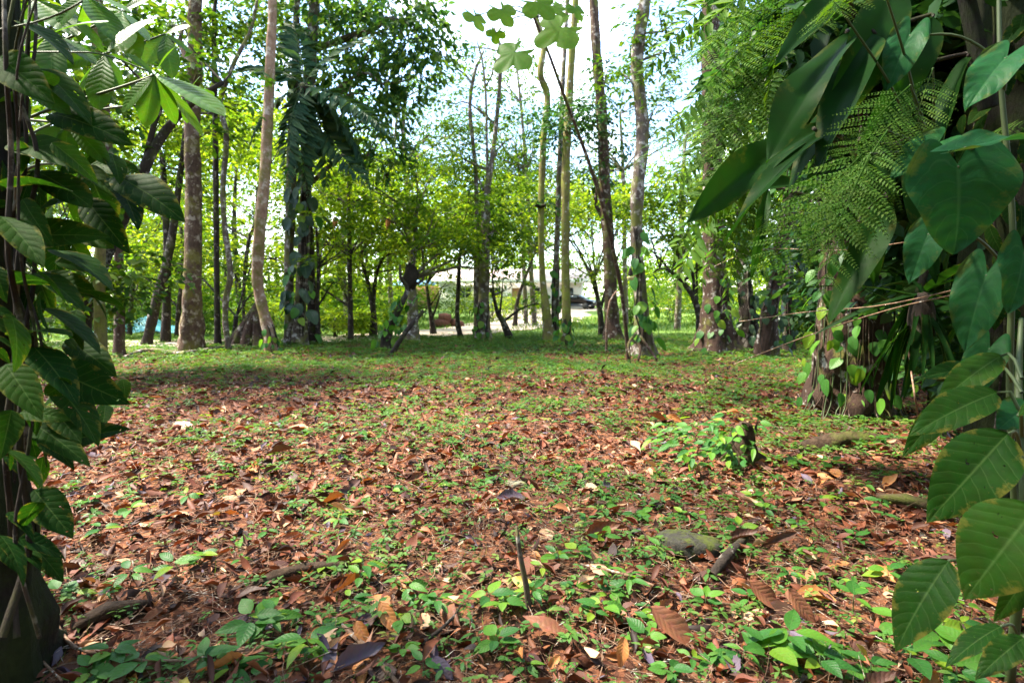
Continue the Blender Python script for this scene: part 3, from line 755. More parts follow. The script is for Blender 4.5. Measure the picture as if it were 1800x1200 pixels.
T('sinuous', 'sinuous_vine_tree', 'dark sinuous trunk with vine leaves and tangled roots at its base', [(1133, 625, 46), (1130, 580, 34), (1124, 500, 27), (1119, 420, 25), (1121, 330, 27), (1129, 240, 27), (1125, 170, 26), (1119, 110, 26), (1128, 40, 25), (1136, -20, 24)], 'b_grey', top=13, flare=.4,
  crown=[('p', 1165, 90, .2, .6, .5, .5, 26), ('p', 1095, 130, .1, .4, .4, .35, 16), ('p', 1150, 190, .1, .5, .4, .4, 16), ('p', 1160, 30, .1, .7, .6, .4, 26), ('w', 3.6, 12.4, 11, 2.4, 2, 1, 90)], cmat='mid', leaf=.15)
T('bigright', 'flecked_tree', 'thick brown trunk with white flecks and a flared base', [(1258, 618, 74), (1258, 575, 54), (1257, 500, 46), (1255, 400, 44), (1253, 300, 42), (1251, 180, 40), (1250, 60, 37), (1250, -30, 35)], 'b_right', top=13.5, flare=.5, lobes=4, sides=18,
  crown=[('w', 5.6, 13, 12, 3, 2.6, 1.4, 180), ('w', 4.4, 10.2, 11.8, 2.4, 2.4, 1.2, 120)], cmat='mid', leaf=.2)
T('right2', 'mossy_dark_tree', 'dark mossy trunk standing close behind the flecked tree', [(1318, 610, 46), (1312, 540, 30), (1306, 450, 26), (1302, 330, 24), (1292, 230, 24), (1278, 150, 24), (1276, 60, 20)], 'b_dark', d=14.2, top=12, flare=.5, crown=[('p', 1330, 60, .3, 1.3, 1, .8, 80), ('w', 7, 14.5, 11, 3, 3, 1.2, 160)], cmat='mid', leaf=.18)
T('right3', 'pale_flecked_tree', 'white-flecked trunk leaning right behind the ivy-clad stump trunk', [(1345, 618, 44), (1352, 560, 34), (1362, 500, 30), (1374, 430, 28), (1390, 330, 26), (1398, 200, 26), (1400, 60, 24)], 'b_right', d=12, top=12, flare=.3, crown=[('p', 1420, 60, 0, 1.2, 1, .7, 60), ('w', 7.5, 11, 11, 3, 3, 1.2, 160)], cmat='mid', leaf=.18)
T('right4', 'slim_right_tree', 'slim dark trunk between the mossy and the pale flecked trunks', [(1388, 600, 26), (1384, 500, 22), (1394, 380, 22), (1404, 240, 20), (1402, 100, 18), (1404, 0, 16)], 'b_dark', d=13.5, top=11, flare=.2, sides=8)
T('ivytrunk', 'ivy_clad_tree', 'thick trunk clad in yellowing leaves and hanging roots on the right', [(1492, 722, 118), (1494, 680, 106), (1496, 600, 98), (1500, 500, 96), (1505, 380, 94), (1512, 250, 92), (1520, 100, 88)], 'b_right', top=9, slim=1., flare=.35, sides=22, rough=.2, lobes=7,
  crown=[('w', 3.5, 4.5, 8.8, 2.6, 2.4, 1, 150), ('w', 5.8, 7.2, 9, 2.6, 2.4, 1, 150)], cmat='mid', leaf=.2, t=LEAF_MID)
T('edgetrunk', 'mossy_edge_tree', 'broad dark mossy trunk at the right edge of the picture', [(1800, 1000, 150), (1800, 850, 150), (1790, 600, 150), (1785, 350, 150), (1790, 100, 145)], 'b_black', d=3.3, slim=1., top=7.5, flare=.2, sides=22, rough=.12,
  limbs=[[(1738, 190, 26, -.3), (1720, 90, 24, -.3), (1700, 0, 22, -.3), (1680, -90, 20, -.3)]],
  crown=[('w', 4.2, 2.2, 6.5, 2.0, 2.0, .8, 130), ('w', 2.2, 3.2, 6.8, 1.8, 1.8, .7, 110)], cmat='mid', leaf=.17, t=LEAF_MID)
T('edgeleft', 'vine_draped_tree', 'black vine-draped trunk at the left edge with spreading roots', [(0, 1240, 150), (2, 1120, 120), (-4, 950, 96), (-8, 700, 84), (-12, 400, 80), (-10, 100, 76)], 'b_black', d=1.9, slim=1., top=7.9, flare=.5, sides=22, rough=.16, lobes=4,
  crown=[('w', -3.6, 3.2, 6.8, 1.9, 1.9, .8, 150), ('w', -2.2, 1.2, 6.6, 1.7, 1.7, .8, 120), ('w', -2.9, 3.3, 8.2, 2.0, 1.6, .8, 160), ('w', -1.0, 2.9, 8.6, 2.0, 1.6, .8, 300), ('w', .8, 3.0, 8.8, 1.8, 1.5, .7, 300)], cmat='mid', leaf=.17, t=LEAF_MID)  # higher crown clumps, out of view, are added to shade the near ground

# leaning pole with big lobed leaves
T('pole', 'leaning_pole_tree', 'thin leaning brown pole crossing the tall trunks, topped by big lobed leaves', [(1107, 606, 11), (1095, 530, 11), (1080, 450, 11), (1062, 370, 10), (1040, 300, 9), (1015, 230, 8), (992, 170, 7), (965, 95, 6), (938, 30, 5)], 'b_brown', d=11.5, slim=.62, dshift=-2.5, flare=.15, sides=8)
# dead pole next to brown trunk
T('deadpole', 'bent_dead_sapling', 'pale bent dead sapling in front of the brown trunk', [(1066, 602, 6), (1067, 570, 5.5), (1072, 530, 5), (1084, 512, 4)], 'twig', d=12.8, flare=0, sides=6, cat='sapling')

# --- small understorey trees
_lr = np.random.default_rng(404)
def layered(crown, grow):
    """break each clump into flat uneven layers"""
    out = []
    for q in crown:
        m = 4
        for _ in range(m):
            f = _lr.uniform(.35, .8)
            ox, oz, oy = _lr.normal(0, .55, 3) * grow
            d0 = 18.
            out.append(('p', q[1] + ox * q[4] * 1000 / d0, q[2] + oz * q[6] * 1000 / d0, q[3] + oy * q[5], q[4] * f * grow, q[5] * f * grow, q[6] * f * .62 * grow, max(5, int(q[7] / m * (f / .58)))))
    return out
def U(label, path, d, crown, cmat='bright', mat='b_dark', name='understorey_tree', **k):
    k.setdefault('leaf', .16); k.setdefault('mult', 1.55); k.setdefault('flare', .2); k.setdefault('sides', 8)
    crown = layered(crown, 1.3)
    return tree(name, label, path, mat, d=d, crown=crown, cmat=cmat, group='understorey trees behind the clearing', **k)
U('straight slender understorey tree just right of the climbing leaves', [(617, 606, 13), (616, 540, 11), (614, 450, 10), (613, 360, 8), (612, 290, 5)], 16.5, [('p', 600, 330, .5, 1.4, 1.2, .8, 110), ('p', 640, 400, 0, 1.2, 1, .6, 70), ('p', 590, 430, .8, 1.0, 1, .6, 60)])
U('dark low-forking understorey tree standing before the track', [(656, 598, 17), (657, 555, 13), (652, 520, 11), (642, 480, 8), (634, 450, 6)], 18, [('p', 650, 390, 0, 1.5, 1.2, .8, 130), ('p', 620, 440, .3, .9, .9, .5, 50), ('p', 690, 440, .2, 1.0, .9, .5, 60)], limbs=[[(656, 540, 10), (660, 490, 9), (672, 455, 7), (690, 445, 4)]])
U('thick dark understorey trunk bearing a black nest', [(724, 598, 30), (726, 560, 22), (725, 520, 19), (722, 490, 16), (728, 440, 12), (732, 380, 8)], 16, [('p', 720, 370, 0, 1.5, 1.2, .8, 130), ('p', 770, 420, .2, 1.1, 1, .6, 70), ('p', 680, 340, .6, 1.2, 1, .6, 80), ('p', 740, 300, .5, 1.2, 1, .6, 70)], mat='b_grey',
  limbs=[[(726, 500, 8), (744, 490, 6), (742, 440, 5), (735, 410, 5), (705, 395, 4), (690, 370, 3)]])
U('small forked understorey tree left of the cut logs', [(762, 591, 15), (758, 560, 10), (755, 540, 8), (750, 500, 6)], 19, [('p', 760, 480, 0, .9, .9, .5, 50), ('p', 745, 420, .3, 1.3, 1, .6, 80)], limbs=[[(759, 560, 7), (766, 542, 5), (776, 510, 3)]])
U('slim understorey tree with a flat top just right of the cut logs', [(811, 597, 13), (804, 560, 10), (806, 500, 9), (808, 450, 7), (812, 430, 5)], 18, [('p', 800, 390, .2, 1.6, 1.3, .7, 120), ('p', 850, 350, .5, 1.3, 1, .6, 80), ('p', 770, 340, .6, 1.3, 1, .6, 80)], limbs=[[(808, 440, 5), (825, 434, 4), (840, 432, 3)], [(808, 442, 4), (795, 434, 3), (780, 436, 2)]])
U('bushy slanting understorey tree right of the central trunk', [(899, 594, 16), (884, 565, 13), (874, 548, 9), (868, 520, 6), (866, 490, 4)], 17.5, [('p', 870, 475, 0, .8, .7, .5, 50), ('p', 900, 440, .3, 1.2, 1, .6, 70), ('p', 900, 380, .6, 1.4, 1.2, .7, 90)], limbs=[[(878, 555, 6), (882, 520, 4), (884, 490, 2)], [(876, 552, 5), (868, 530, 4), (862, 505, 2)]])
U('thin understorey tree before the house front', [(905, 580, 11), (908, 540, 9), (915, 510, 7), (938, 450, 5), (945, 420, 3)], 24, [('p', 915, 430, 0, 1.8, 1.5, .8, 110), ('p', 960, 400, .5, 1.6, 1.3, .7, 90), ('p', 890, 350, 1, 1.8, 1.5, .8, 110)])
U('fan-branched understorey tree behind the brown trunk', [(1058, 592, 16), (1056, 560, 13), (1050, 520, 10), (1045, 490, 7)], 19, [('p', 1030, 430, 0, 1.4, 1.2, .8, 110), ('p', 1080, 380, .5, 1.5, 1.3, .8, 120), ('p', 1020, 350, .8, 1.4, 1.2, .7, 90)], limbs=[[(1054, 540, 8), (1040, 490, 6), (1020, 450, 4), (1000, 420, 3)], [(1056, 540, 8), (1075, 480, 5), (1095, 430, 3)]])
U('arching understorey tree left of the flecked trunk', [(1233, 602, 20), (1230, 560, 15), (1218, 520, 12), (1200, 496, 10), (1180, 478, 8), (1160, 472, 5), (1148, 480, 3)], 15.5, [('p', 1190, 420, 0, 1.0, .9, .6, 60), ('p', 1165, 400, .3, 1.0, .9, .6, 50), ('p', 1200, 350, .6, 1.3, 1, .7, 80)], limbs=[[(1222, 525, 9), (1215, 470, 6), (1195, 430, 4), (1165, 390, 3)], [(1180, 478, 5), (1160, 455, 4), (1145, 440, 3)]])
U('thin upright understorey stem between the arching tree and flecked trunk', [(1226, 600, 6), (1225, 500, 5), (1224, 400, 4)], 16, [('p', 1225, 330, .4, 1.2, 1, .8, 80)])
U('thin leafy stem just right of the twin trunks', [(560, 606, 12), (558, 540, 9), (560, 470, 7), (556, 400, 5)], 15.5, [('p', 570, 400, .4, .9, .9, .6, 60), ('p', 575, 470, .3, .7, .7, .5, 30)])
U('short dark stem left of the fallen root cone', [(411, 612, 13), (413, 580, 11), (415, 556, 9)], 14.8, [('p', 420, 470, 1.5, 1.6, 1.2, .9, 100)], mat='b_dark')
U('slim stem behind the pale s-bend tree', [(432, 600, 9), (428, 540, 7), (431, 470, 8), (438, 420, 8), (450, 385, 7), (452, 330, 5)], 17, [('p', 440, 300, .5, 1.7, 1.3, 1, 130), ('p', 400, 400, .8, 1.5, 1.3, .9, 110)])
U('thin crooked stem rising behind the upright dark trunk', [(312, 606, 12), (314, 540, 10), (322, 480, 9), (318, 400, 7)], 18, [('p', 310, 400, .8, 2.0, 1.6, 1.0, 150), ('p', 240, 440, 1, 2.0, 1.6, 1.0, 150)])
U('slender sapling with airy crown beyond the leaning dark trunk', [(228, 604, 10), (232, 520, 9), (240, 440, 7)], 19, [('p', 240, 380, .5, 2.0, 1.6, 1.1, 150), ('p', 200, 480, .5, 1.6, 1.4, 1.0, 100)])
U('slim tree deep behind the pale flecked trunk', [(1440, 602, 18), (1436, 500, 14), (1446, 400, 12)], 16.5, [('p', 1420, 380, 0, 1.8, 1.5, 1.1, 140), ('p', 1370, 300, 1, 2.0, 1.5, 1.1, 140), ('p', 1480, 470, 1, 1.6, 1.5, 1.0, 100)], cmat='mid')
U('tree standing in green light behind the ivy-clad trunk', [(1600, 606, 20), (1596, 520, 16), (1590, 420, 14)], 14, [('p', 1600, 430, 1, 1.8, 1.5, 1.1, 130), ('p', 1680, 380, 2, 2.0, 1.5, 1.2, 130), ('p', 1560, 300, 1, 1.8, 1.5, 1.1, 120)], cmat='mid')
for lab, px, d, cr in (('dark leafy understorey tree between the ivy-clad trunk and the edge trunk', 1640, 6.2, [(1640, 420, 1.0), (1580, 250, 1.1), (1700, 200, 1.1), (1620, 80, 1.2), (1720, 480, .8)]),
                    ('dense dark leafy tree close beside the right edge trunk', 1725, 4.6, [(1740, 330, .55), (1690, 160, .6), (1640, 30, .7), (1780, 60, .7), (1700, 480, .5), (1640, 330, .5), (1560, 130, .55), (1780, 620, .45), (1620, 200, .6), (1720, 30, .6), (1500, 20, .55), (1440, 80, .5)]),
                    ('dark leafy understorey tree half hidden by the right edge trunk', 1760, 7.5, [(1760, 460, 1.2), (1700, 330, 1.3), (1790, 150, 1.4), (1680, 30, 1.4), (1800, 560, 1.0)]),
                    ('dark leafy understorey tree close behind the strap leaves', 1440, 8.0, [(1450, 260, 1.1), (1400, 120, 1.2), (1480, 60, 1.3), (1440, 420, 1.0), (1380, 20, 1.2), (1470, 510, .7)]),
                    ('dark leafy understorey tree behind the hand-shaped leaves', 140, 9.0, [(130, 330, 1.2), (100, 170, 1.4), (120, 40, 1.1), (150, 480, .8)])):
    U(lab, [(px, 620, 60 / d), (px + 5, 450, 50 / d), (px - 5, 250, 40 / d), (px, 60, 26 / d)], d, [('p', x, y, 0, q, q, q * .8, 95 if d < 5 else 50) for x, y, q in cr], cmat='dark' if px > 1000 else 'mid', leaf=.17, t=LEAF_MID, mult=1.7)
# sky-line trees with sparse crowns
def K(label, path, d, crown, **k):
    return tree('skyline_tree', label, path, 'b_grey', d=d, crown=layered(crown, 1.15), flare=.1, sides=7, leaf=.17, mult=2.0, group='thin trees against the sky', **k)
K('thin pale tree with bare forked top against the sky left of centre', [(722, 590, 15), (722, 480, 13), (718, 380, 12), (714, 290, 11), (709, 220, 9), (714, 170, 7), (722, 120, 5)], 21, [('p', 790, 245, 0, .9, .8, .6, 60), ('p', 660, 300, .5, 1.4, 1.2, .7, 70), ('p', 720, 160, .8, 1.6, 1, .9, 26)], limbs=[[(712, 260, 7), (702, 200, 5), (704, 150, 4), (698, 120, 3)], [(714, 280, 4), (735, 250, 3), (752, 215, 2)]], cmat='mid')
K('slender tree with drooping side sprays behind the twin trunks', [(610, 590, 10), (604, 450, 9), (606, 330, 7), (612, 220, 4)], 22, [('p', 640, 270, .5, 1.2, 1, .8, 60), ('p', 600, 330, .5, 1.4, 1, .8, 90), ('p', 690, 300, 1, 1.4, 1, .7, 80)], cmat='bright')
K('slim tree whose pale top catches the sky behind the clasped trunk', [(925, 580, 10), (920, 450, 8), (915, 330, 6), (905, 250, 4)], 26, [('p', 920, 320, 0, 1.8, 1.5, 1, 110), ('p', 880, 260, .5, 1.6, 1.3, .9, 60), ('p', 1010, 340, 1, 2, 1.5, 1, 110)], cmat='mid')
K('tall airy tree in the sky gap beside the flecked trunk', [(1190, 590, 14), (1196, 450, 12), (1200, 330, 9), (1205, 240, 6)], 22, [('p', 1200, 290, 0, 1.8, 1.5, .9, 130), ('p', 1150, 330, .5, 1.6, 1.3, .9, 110), ('p', 1225, 210, .5, 1.2, 1, .8, 60)], cmat='bright')
K('tall pale tree with a wispy crown filling the sky gap right of the clasped trunk', [(940, 585, 12), (932, 450, 10), (925, 300, 8), (915, 180, 6), (905, 90, 4)], 25, [('p', 900, 110, 0, 1.8, 1.4, 1.1, 40), ('p', 940, 210, .5, 1.7, 1.4, 1.0, 44), ('p', 870, 200, .5, 1.5, 1.3, .9, 34), ('p', 1010, 260, .5, 1.7, 1.4, 1.0, 50)], cmat='mid')
K('tall tree with a wispy bluish crown left of the sky gap', [(690, 585, 12), (684, 450, 10), (690, 300, 8), (700, 180, 5)], 26, [('p', 700, 180, 0, 2.0, 1.5, 1.1, 44), ('p', 660, 250, .5, 1.8, 1.4, 1.0, 50), ('p', 750, 260, .5, 1.8, 1.4, 1.0, 50), ('p', 780, 330, .5, 1.8, 1.4, .9, 60)], cmat='mid')
K('tall tree whose crown shows between the brown and the sinuous trunks', [(1100, 585, 12), (1098, 450, 10), (1095, 300, 8), (1090, 200, 5)], 25, [('p', 1090, 230, 0, 1.7, 1.4, 1.0, 50), ('p', 1170, 250, .5, 1.7, 1.4, 1.0, 50), ('p', 1040, 290, .5, 1.6, 1.4, .9, 50), ('p', 1180, 150, .5, 1.3, 1.2, .9, 26)], cmat='mid')
# far wood: one mass, 30 to 70 m away
def far_wood():
    r = np.random.default_rng(77)
    bag, tb = Bag(), Bag()
    def sky_y(px):   # outline of the wood in the photograph
        return np.interp(px, [-400, 0, 180, 330, 480, 600, 700, 800, 900, 1000, 1100, 1250, 1400, 1800, 2200], [40, 40, 80, 130, 180, 250, 285, 300, 300, 290, 265, 190, 80, 40, 40])
    for i in range(480):
        px = r.uniform(-350, 2150); d = r.uniform(27, 66)
        if 820 < px < 1270 and d < 42: continue
        if 690 < px < 1060 and d < 58:
            lo = 475          # the clearing in front of the house
        else:
            lo = 600
        ytop = sky_y(px) + r.uniform(0, 60)
        py = ytop + (lo - ytop) * r.random() ** 1.1
        if 700 < px < 1060 and py > 470 and d < 60: continue
        c = P(px, py, d)
        if c[2] < .5: c[2] = .5 + r.random()
        if -8 < c[0] < 14 and 34 < c[1] < 70 and c[2] < 5.5 and d < 66: continue
        s = d / 40
        blob_leaves(bag, r, c, (2.4 * s, 2.2 * s, 1.3 * s), 58, 8, .37 * s ** .5, 1.0, .25, LEAF_LO, base=r.normal(0, .22))
        if r.random() < .3 and abs(c[0] - 3) > 9:
            tube(tb, [(c[0], c[1], -.1), (c[0] + r.normal(0, .2), c[1], c[2] * .5), c], (.16, .12, .05), 6, 1.0)
    for i in range(130):     # leafier on the left and far right
        px = r.uniform(-250, 680) if i < 95 else r.uniform(1240, 2000); d = r.uniform(22, 36)
        yt = sky_y(px); c = P(px, yt + (600 - yt) * r.random(), d)
        if c[2] < .5: c[2] = .6 + r.random()
        s = d / 36
        blob_leaves(bag, r, c, (2.2 * s, 2.0 * s, 1.2 * s), 50, 8, .30, .9, .25, LEAF_LO, base=r.normal(.08, .2))
    # a dense hedge-like base far behind
    for i in range(130):
        px = r.uniform(-350, 2150); d = r.uniform(68, 95)
        c = P(px, 520, d); c[2] = r.uniform(.5, 7)
        blob_leaves(bag, r, c, (4.5, 3, 2.2), 70, 8, .65, 1.4, .25, LEAF_LO, base=r.normal(-.05, .1))
    o = link('far_wood', bag.mesh('far_wood', False), None, MT['bright'])
    tag(o, 'bright green wood closing off the view beyond the clearing', 'wood', None, 'stuff')
    link('trunks', tb.mesh('trunks'), o, MT['b_dark'])['kind'] = 'stuff'
far_wood()

# shrubs at the edge of the lawn
def shrubs():
    r = np.random.default_rng(31)
    spots = [(590, 580, 17.5, .8), (540, 585, 19, .9), (470, 590, 19, 1.0), (630, 575, 20, .8), (700, 560, 24, .9), (1110, 560, 26, 1.0), (1180, 545, 27, 1.4), (1150, 530, 32, 1.6), (1270, 560, 19, 1.0), (1390, 585, 15.5, .9), (1440, 560, 18, 1.2), (150, 590, 17, 1.2), (80, 560, 15, 1.4), (200, 575, 20, 1.2), (350, 590, 19, 1.0), (430, 580, 22, 1.2), (1560, 570, 15, 1.3), (1660, 560, 13, 1.3), (1750, 560, 12, 1.2), (280, 580, 23, 1.2), (825, 548, 36, 1.5), (940, 548, 40, 1.6), (745, 552, 33, 1.5), (885, 552, 44, 1.5), (800, 548, 31, 1.9), (922, 550, 33, 1.3), (868, 552, 29, 1.3)]
    where = ['below the thin stem right of the twin trunks', 'behind the twin trunks beside the track', 'behind the s-bend tree', 'beside the low-forking tree', 'across the track before the house', 'beside the parked car', 'at the far side of the lawn', 'deep at the back of the lawn', 'left behind the flecked trunk', 'at the foot of the slim dark trunk', 'right behind the pale flecked trunk', 'behind the left vine', 'at the far left behind the vine', 'behind the slim brown trunk', 'behind the mottled tree', 'behind the crooked thin tree', 'behind the ivy-clad trunk', 'behind the strap-leaved plant', 'behind the mossy edge trunk', 'behind the upright dark trunk', 'before the house wall left of centre', 'before the house wall by the mossy trunks', 'beside the ochre annex', 'before the middle of the house wall', 'tall and loose left of the slim flat-topped tree', 'loose and pale just left of the mossy bent trunk', 'low beside the bushy slanting tree']
    for (px, py, d, s), w in zip(spots, where):
        g = P(px, py, d); base = np.array((g[0], d, float(gz(g[0], d))))
        e = empty('shrub', base, 'rounded green shrub ' + w, 'shrub', 'shrubs around the clearing')
        sb, lb = Bag(), Bag()
        for _ in range(6):
            tube(sb, [(0, 0, -.05), r.normal(0, .12, 3) * s + np.array((0, 0, .35 * s)), r.normal(0, .35, 3) * s * np.array((1, 1, .3)) + np.array((0, 0, .8 * s))], (.02, .015, .006), 5, .2)
        for _ in range(5):
            blob_leaves(lb, r, r.normal(0, .38, 3) * s * np.array((1, 1, .3)) + np.array((0, 0, .62 * s)), (.55 * s, .5 * s, .42 * s), 34, 8, .13, .3, .3, LEAF_LO)
        link('stem', sb.mesh('stem'), e, MT['b_dark']); link('foliage', lb.mesh('foliage', False), e, MT['bright' if r.random() < .6 else 'mid'])
shrubs()

# unseen rest of the wood, added round the viewpoint to shade the near plants
def near_wood():
    r = np.random.default_rng(88)
    bag, tb = Bag(), Bag()
    for i in range(480):
        a = r.uniform(0, 6.283); q = r.uniform(3.4, 15)
        x, y = q * math.cos(a) * 1.25, q * math.sin(a)
        z = r.uniform(.6, 10.5)
        if y > 0 and abs(x) < .95 * y + 2.6 and z < 1.3 + .56 * y + 2.8: continue
        if y > 6 and abs(x) < .95 * y + 2.6 : continue
        if y > 12: continue
        q0 = np.array((x + 3.3, y - 6.2, z)); q1 = q0 - np.array(SUNV) * np.dot(q0, np.array(SUNV))
        q2 = np.array((x + 2.4, y - 3.4, z)); q2 = q2 - np.array(SUNV) * np.dot(q2, np.array(SUNV))
        if np.linalg.norm(q1) < 3.2 or np.linalg.norm(q2) < 2.0: continue                 # leaves left out along the sun's path to light the ground on the left
        if y > -3.5 and abs(x) < 7 and z > 4.2: continue      # open sky above the clearing
        blob_leaves(bag, r, (x, y, z), (1.7, 1.7, 1.0), 38, 8, .31, .8, .3, LEAF_LO)
        if r.random() < .12 and abs(x) > .95 * max(y, 0) + 3:
            tube(tb, [(x, y, -.1), (x + .1, y, 4), (x, y + .2, 9)], (.2, .16, .08), 8, .6, .1)
    o = link('surrounding_wood', bag.mesh('surrounding_wood', False), None, MT['mid'])
    tag(o, 'unseen leafy wood beside and behind the viewpoint, added to shade the foreground', 'wood', None, 'stuff')
    link('trunks', tb.mesh('trunks'), o, MT['b_dark'])['kind'] = 'stuff'
near_wood()
# ------------------------------------------------------------------ shared leaf meshes
def tmesh(name, t, mat):
    me = make_mesh(name, t[0], t[1], None, t[2]); me.materials.append(MT[mat]); return me
OVATE = [leaf_t(22, 10, .55, .95, .25, .22, .14, .03, quilt=.03, nv=9, seed=s, twist=(.4, -.5, .2)[s]) for s in range(3)]
NARROW = [leaf_t(18, 8, .75, .95, .19, .3, .15, .04, quilt=.05, nv=9, seed=s) for s in range(2)]
LM = {
    'ovate': [tmesh('ovate_leaf', t, 'vine') for t in OVATE], 'ovate_big': [tmesh('big_ovate_leaf', leaf_t(34, 14, .62, 1.0, .26, .24, .16, .07, quilt=.04, nv=11, seed=s, twist=(.15, -.2)[s]), 'big') for s in range(2)],
    'leaflet': [tmesh('leaflet', leaf_t(18, 8, 1.1, .8, .17, .14, .1, .03, quilt=.04, nv=12, seed=s), 'palmate') for s in range(2)],
    'leaflet_dark': [tmesh('dark_leaflet', leaf_t(18, 8, 1.1, .8, .17, .22, .1, .03, quilt=.04, nv=12, seed=s), 'vine') for s in range(2)],  # shaded copy of the leaflet for the lower hands; shade is in its colour
    'heart': [tmesh('heart_leaf', leaf_t(34, 24, W=.42, droop=.22, fold=.22, heart=.30, quilt=.05, nv=6, ripple=.12, seed=s), 'heart') for s in range(2)],
    'strap': [tmesh('strap_leaf', leaf_t(34, 10, .6, .75, .13, .2, .3, .16, seed=s, twist=(.9, -1.0, .4)[s]), 'strap') for s in range(3)],
    'thinstrap': [tmesh('thin_strap_leaf', leaf_t(20, 3, .25, .6, .045, .22, .3, .06, seed=s, twist=(.4, -.5)[s]), 'strap') for s in range(2)],
    'climb': [tmesh('climbing_leaf', leaf_t(12, 8, .5, .9, .33, .15, .12, .03, seed=s), 'seed') for s in range(2)],
    'climb_blue': [tmesh('blue_climbing_leaf', leaf_t(12, 8, .55, .8, .36, .2, .12, .05, seed=s), 'blue') for s in range(2)],
    'seed': [tmesh('seedling_leaf', leaf_t(10, 6, .7, 1.05, (.25, .2, .27)[s], (.2, .3, .12)[s], .18, .04, seed=s), 'seed') for s in range(3)],
}

def put(me, name, parent, base, tip, normal, wide=1., origin=None):
    """a leaf from base to tip (world) with its upper face towards normal"""
    base, tip = np.asarray(base, float), np.asarray(tip, float)
    d = tip - base; L = np.linalg.norm(d)
    M = orient(d[None], np.asarray(normal, float)[None])[0]
    o = bpy.data.objects.new(name, me); C.objects.link(o)
    o.parent = parent
    org = np.array(parent.matrix_world.translation if False else origin) if origin is not None else np.zeros(3)
    b = base - org
    o.matrix_basis = Matrix(((M[0, 0] * L * wide, M[0, 1] * L, M[0, 2] * L, b[0]), (M[1, 0] * L * wide, M[1, 1] * L, M[1, 2] * L, b[1]), (M[2, 0] * L * wide, M[2, 1] * L, M[2, 2] * L, b[2]), (0, 0, 0, 1)))
    return o
CAMP = np.array((0, 0, CAM_H))
def facing(p, up=.6, cam_w=.6, r=None, s=.3):
    n = np.array((0, 0, up)) + nrm((CAMP - p)[None])[0] * cam_w
    return n + (r.normal(0, s, 3) if r is not None else 0)
pick = lambda r, k: LM[k][int(r.integers(len(LM[k])))]

# ------------------------------------------------------------------ left: vine with large oval leaves
def left_vine():
    r = np.random.default_rng(8)
    base = G(60, 1130); base[1] = 1.95
    e = empty('climbing_vine', base, 'dark vine of large oval leaves hanging down the left edge trunk', 'vine')
    sb = Bag()
    for i in range(9):
        x0 = r.uniform(-10, 60)
        d = r.uniform(1.65, 2.0)
        pts = [P(x0 + r.normal(0, 16), y, d + r.normal(0, .05)) - base for y in np.linspace(1120, -60, 8)]
        tube(sb, pts, np.linspace(.009, .004, 8) * r.uniform(.6, 1.3), 6, .06)
    link('stem', sb.mesh('stem'), e, MT['b_dark'])
    # named leaves of the photograph: base, tip pixel, depth
    L = [((20, 555), (52, 640), 1.5), ((10, 640), (66, 720), 1.5), ((30, 590), (120, 560), 1.7), ((60, 610), (140, 690), 1.65), ((75, 540), (190, 590), 1.9), ((60, 745), (150, 800), 1.7), ((10, 790), (90, 830), 1.6), ((60, 860), (118, 935), 1.7), ((0, 940), (60, 1005), 1.55), ((100, 680), (185, 760), 1.8), ((95, 650), (205, 700), 1.85), ((60, 480), (150, 520), 1.8),
         ((20, 500), (95, 470), 1.7), ((30, 420), (160, 395), 1.8), ((60, 380), (110, 330), 1.8), ((100, 440), (205, 480), 1.95), ((195, 270), (215, 310), 2.0), ((205, 310), (318, 360), 2.0), ((200, 315), (255, 385), 2.0), ((90, 200), (215, 222), 1.9), ((20, 250), (150, 270), 1.8), ((10, 330), (120, 300), 1.75), ((70, 120), (160, 190), 1.9), ((0, 380), (80, 440), 1.6),
         ((110, 780), (200, 745), 1.9), ((90, 720), (140, 760), 1.75), ((20, 720), (5, 800), 1.5), ((120, 600), (200, 640), 1.95), ((150, 640), (180, 700), 1.95), ((40, 350), (75, 420), 1.7), ((150, 350), (215, 430), 2.1), ((140, 290), (200, 330), 2.0), ((0, 100), (70, 160), 1.6), ((40, 40), (130, 80), 1.8)]
    for (bx, by), (tx, ty), d in L:
        b, t = P(bx, by, d + .05), P(tx, ty, d - .03)
        put(pick(r, 'ovate'), 'leaf', e, b, t, facing(b, .8, .5, r, .3), r.uniform(.65, 1.05), base)
    for i in range(105):
        x = -20 + abs(r.normal(0, 80)); y = 240 + 720 * r.random()
        if y > 720: x *= .55
        d = r.uniform(1.6, 2.5)
        b = P(x, y, d); L_ = r.uniform(.06, .17)
        a = r.normal(0, 1, 3) * np.array((.8, .6, .35)) + np.array((.6, -.1, -.75))
        t = b + nrm(a[None])[0] * L_
        put(pick(r, 'ovate'), 'leaf', e, b, t, facing(b, .9, .3, r, .4), r.uniform(.8, 1.15), base)
left_vine()

